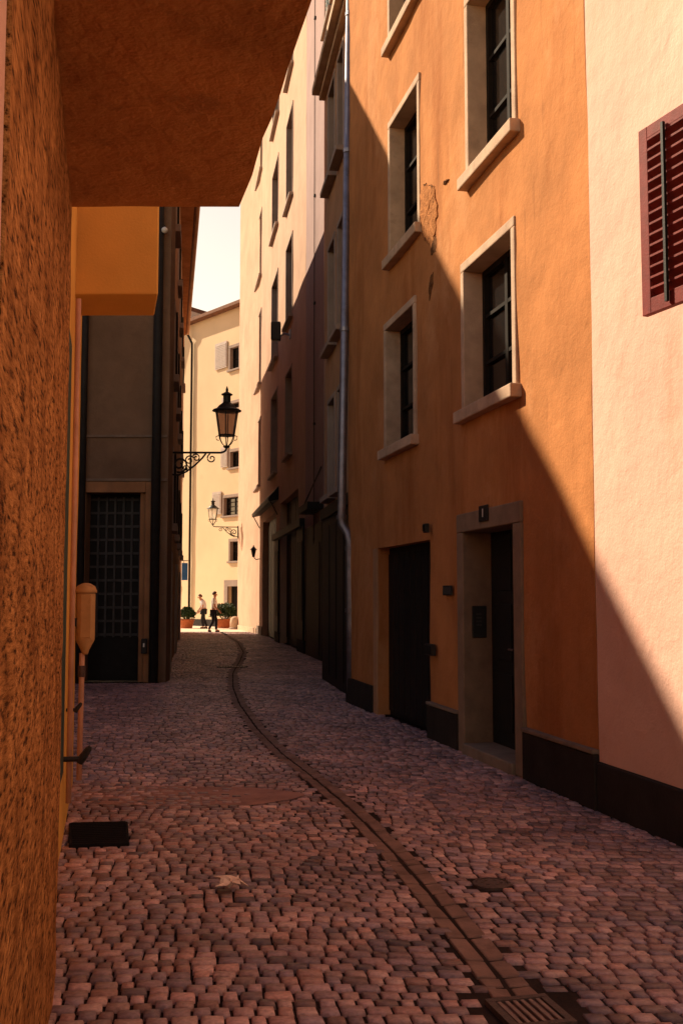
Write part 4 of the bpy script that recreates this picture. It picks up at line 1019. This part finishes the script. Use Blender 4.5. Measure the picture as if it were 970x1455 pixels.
# ================================================================== LIGHT
SUN = Vector((-1.194, .758, 1.0)).normalized()
sl_ = bpy.data.lights.new('sun', 'SUN'); sl_.energy = 5.0; sl_.angle = R(.5); sl_.color = (1.0,.80,.56)
so = bpy.data.objects.new('sun', sl_); COL.objects.link(so); so.rotation_euler = SUN.to_track_quat('Z', 'Y').to_euler(); so.location = (-20, 10, 30)
w = bpy.data.worlds.new('World'); scene.world = w; w.use_nodes = True
N = w.node_tree.nodes; L = w.node_tree.links; bg = N['Background']
sky = N.new('ShaderNodeTexSky'); sky.sky_type = 'NISHITA'; sky.sun_disc = False
sky.sun_elevation = math.asin(SUN.z); sky.sun_rotation = math.atan2(SUN.x, SUN.y); sky.air_density = 1.0; sky.dust_density = .7; sky.ozone_density = .6
mx = N.new('ShaderNodeMix'); mx.data_type = 'RGBA'; mx.blend_type = 'MULTIPLY'; mx.inputs['Factor'].default_value = 1
L.new(sky.outputs['Color'], mx.inputs['A'])
# bright summer haze low over the roofs, fading upwards
tcw = N.new('ShaderNodeTexCoord'); sx = N.new('ShaderNodeSeparateXYZ'); L.new(tcw.outputs['Generated'], sx.inputs['Vector'])
mr = N.new('ShaderNodeMapRange'); mr.interpolation_type = 'SMOOTHSTEP'
for k, v in (('From Min',.40),('From Max',.52),('To Min',4.1),('To Max',1.0)): mr.inputs[k].default_value = v
L.new(sx.outputs['Z'], mr.inputs['Value'])
ms = N.new('ShaderNodeMath'); ms.operation = 'MULTIPLY'; ms.inputs[1].default_value = .055; L.new(mr.outputs['Result'], ms.inputs[0])
tn = N.new('ShaderNodeMix'); tn.data_type = 'RGBA'; tn.inputs['A'].default_value = (1.0,.86,.84,1); tn.inputs['B'].default_value = (1.0,.63,.37,1)
m2 = N.new('ShaderNodeMapRange'); m2.inputs['From Min'].default_value = 1.0; m2.inputs['From Max'].default_value = 3.2
L.new(mr.outputs['Result'], m2.inputs['Value']); L.new(m2.outputs['Result'], tn.inputs['Factor']); L.new(tn.outputs['Result'], mx.inputs['B']); L.new(ms.outputs['Value'], bg.inputs['Strength'])
L.new(mx.outputs['Result'], bg.inputs['Color']); bg.inputs['Strength'].default_value = .05
vs_ = scene.view_settings; vs_.view_transform = 'Standard'; vs_.look = 'None'; vs_.exposure = 0.8; vs_.gamma = 1.0; vs_.use_curve_mapping = False
scene.render.engine = 'CYCLES'
scene.cycles.max_bounces = 8; scene.cycles.diffuse_bounces = 6
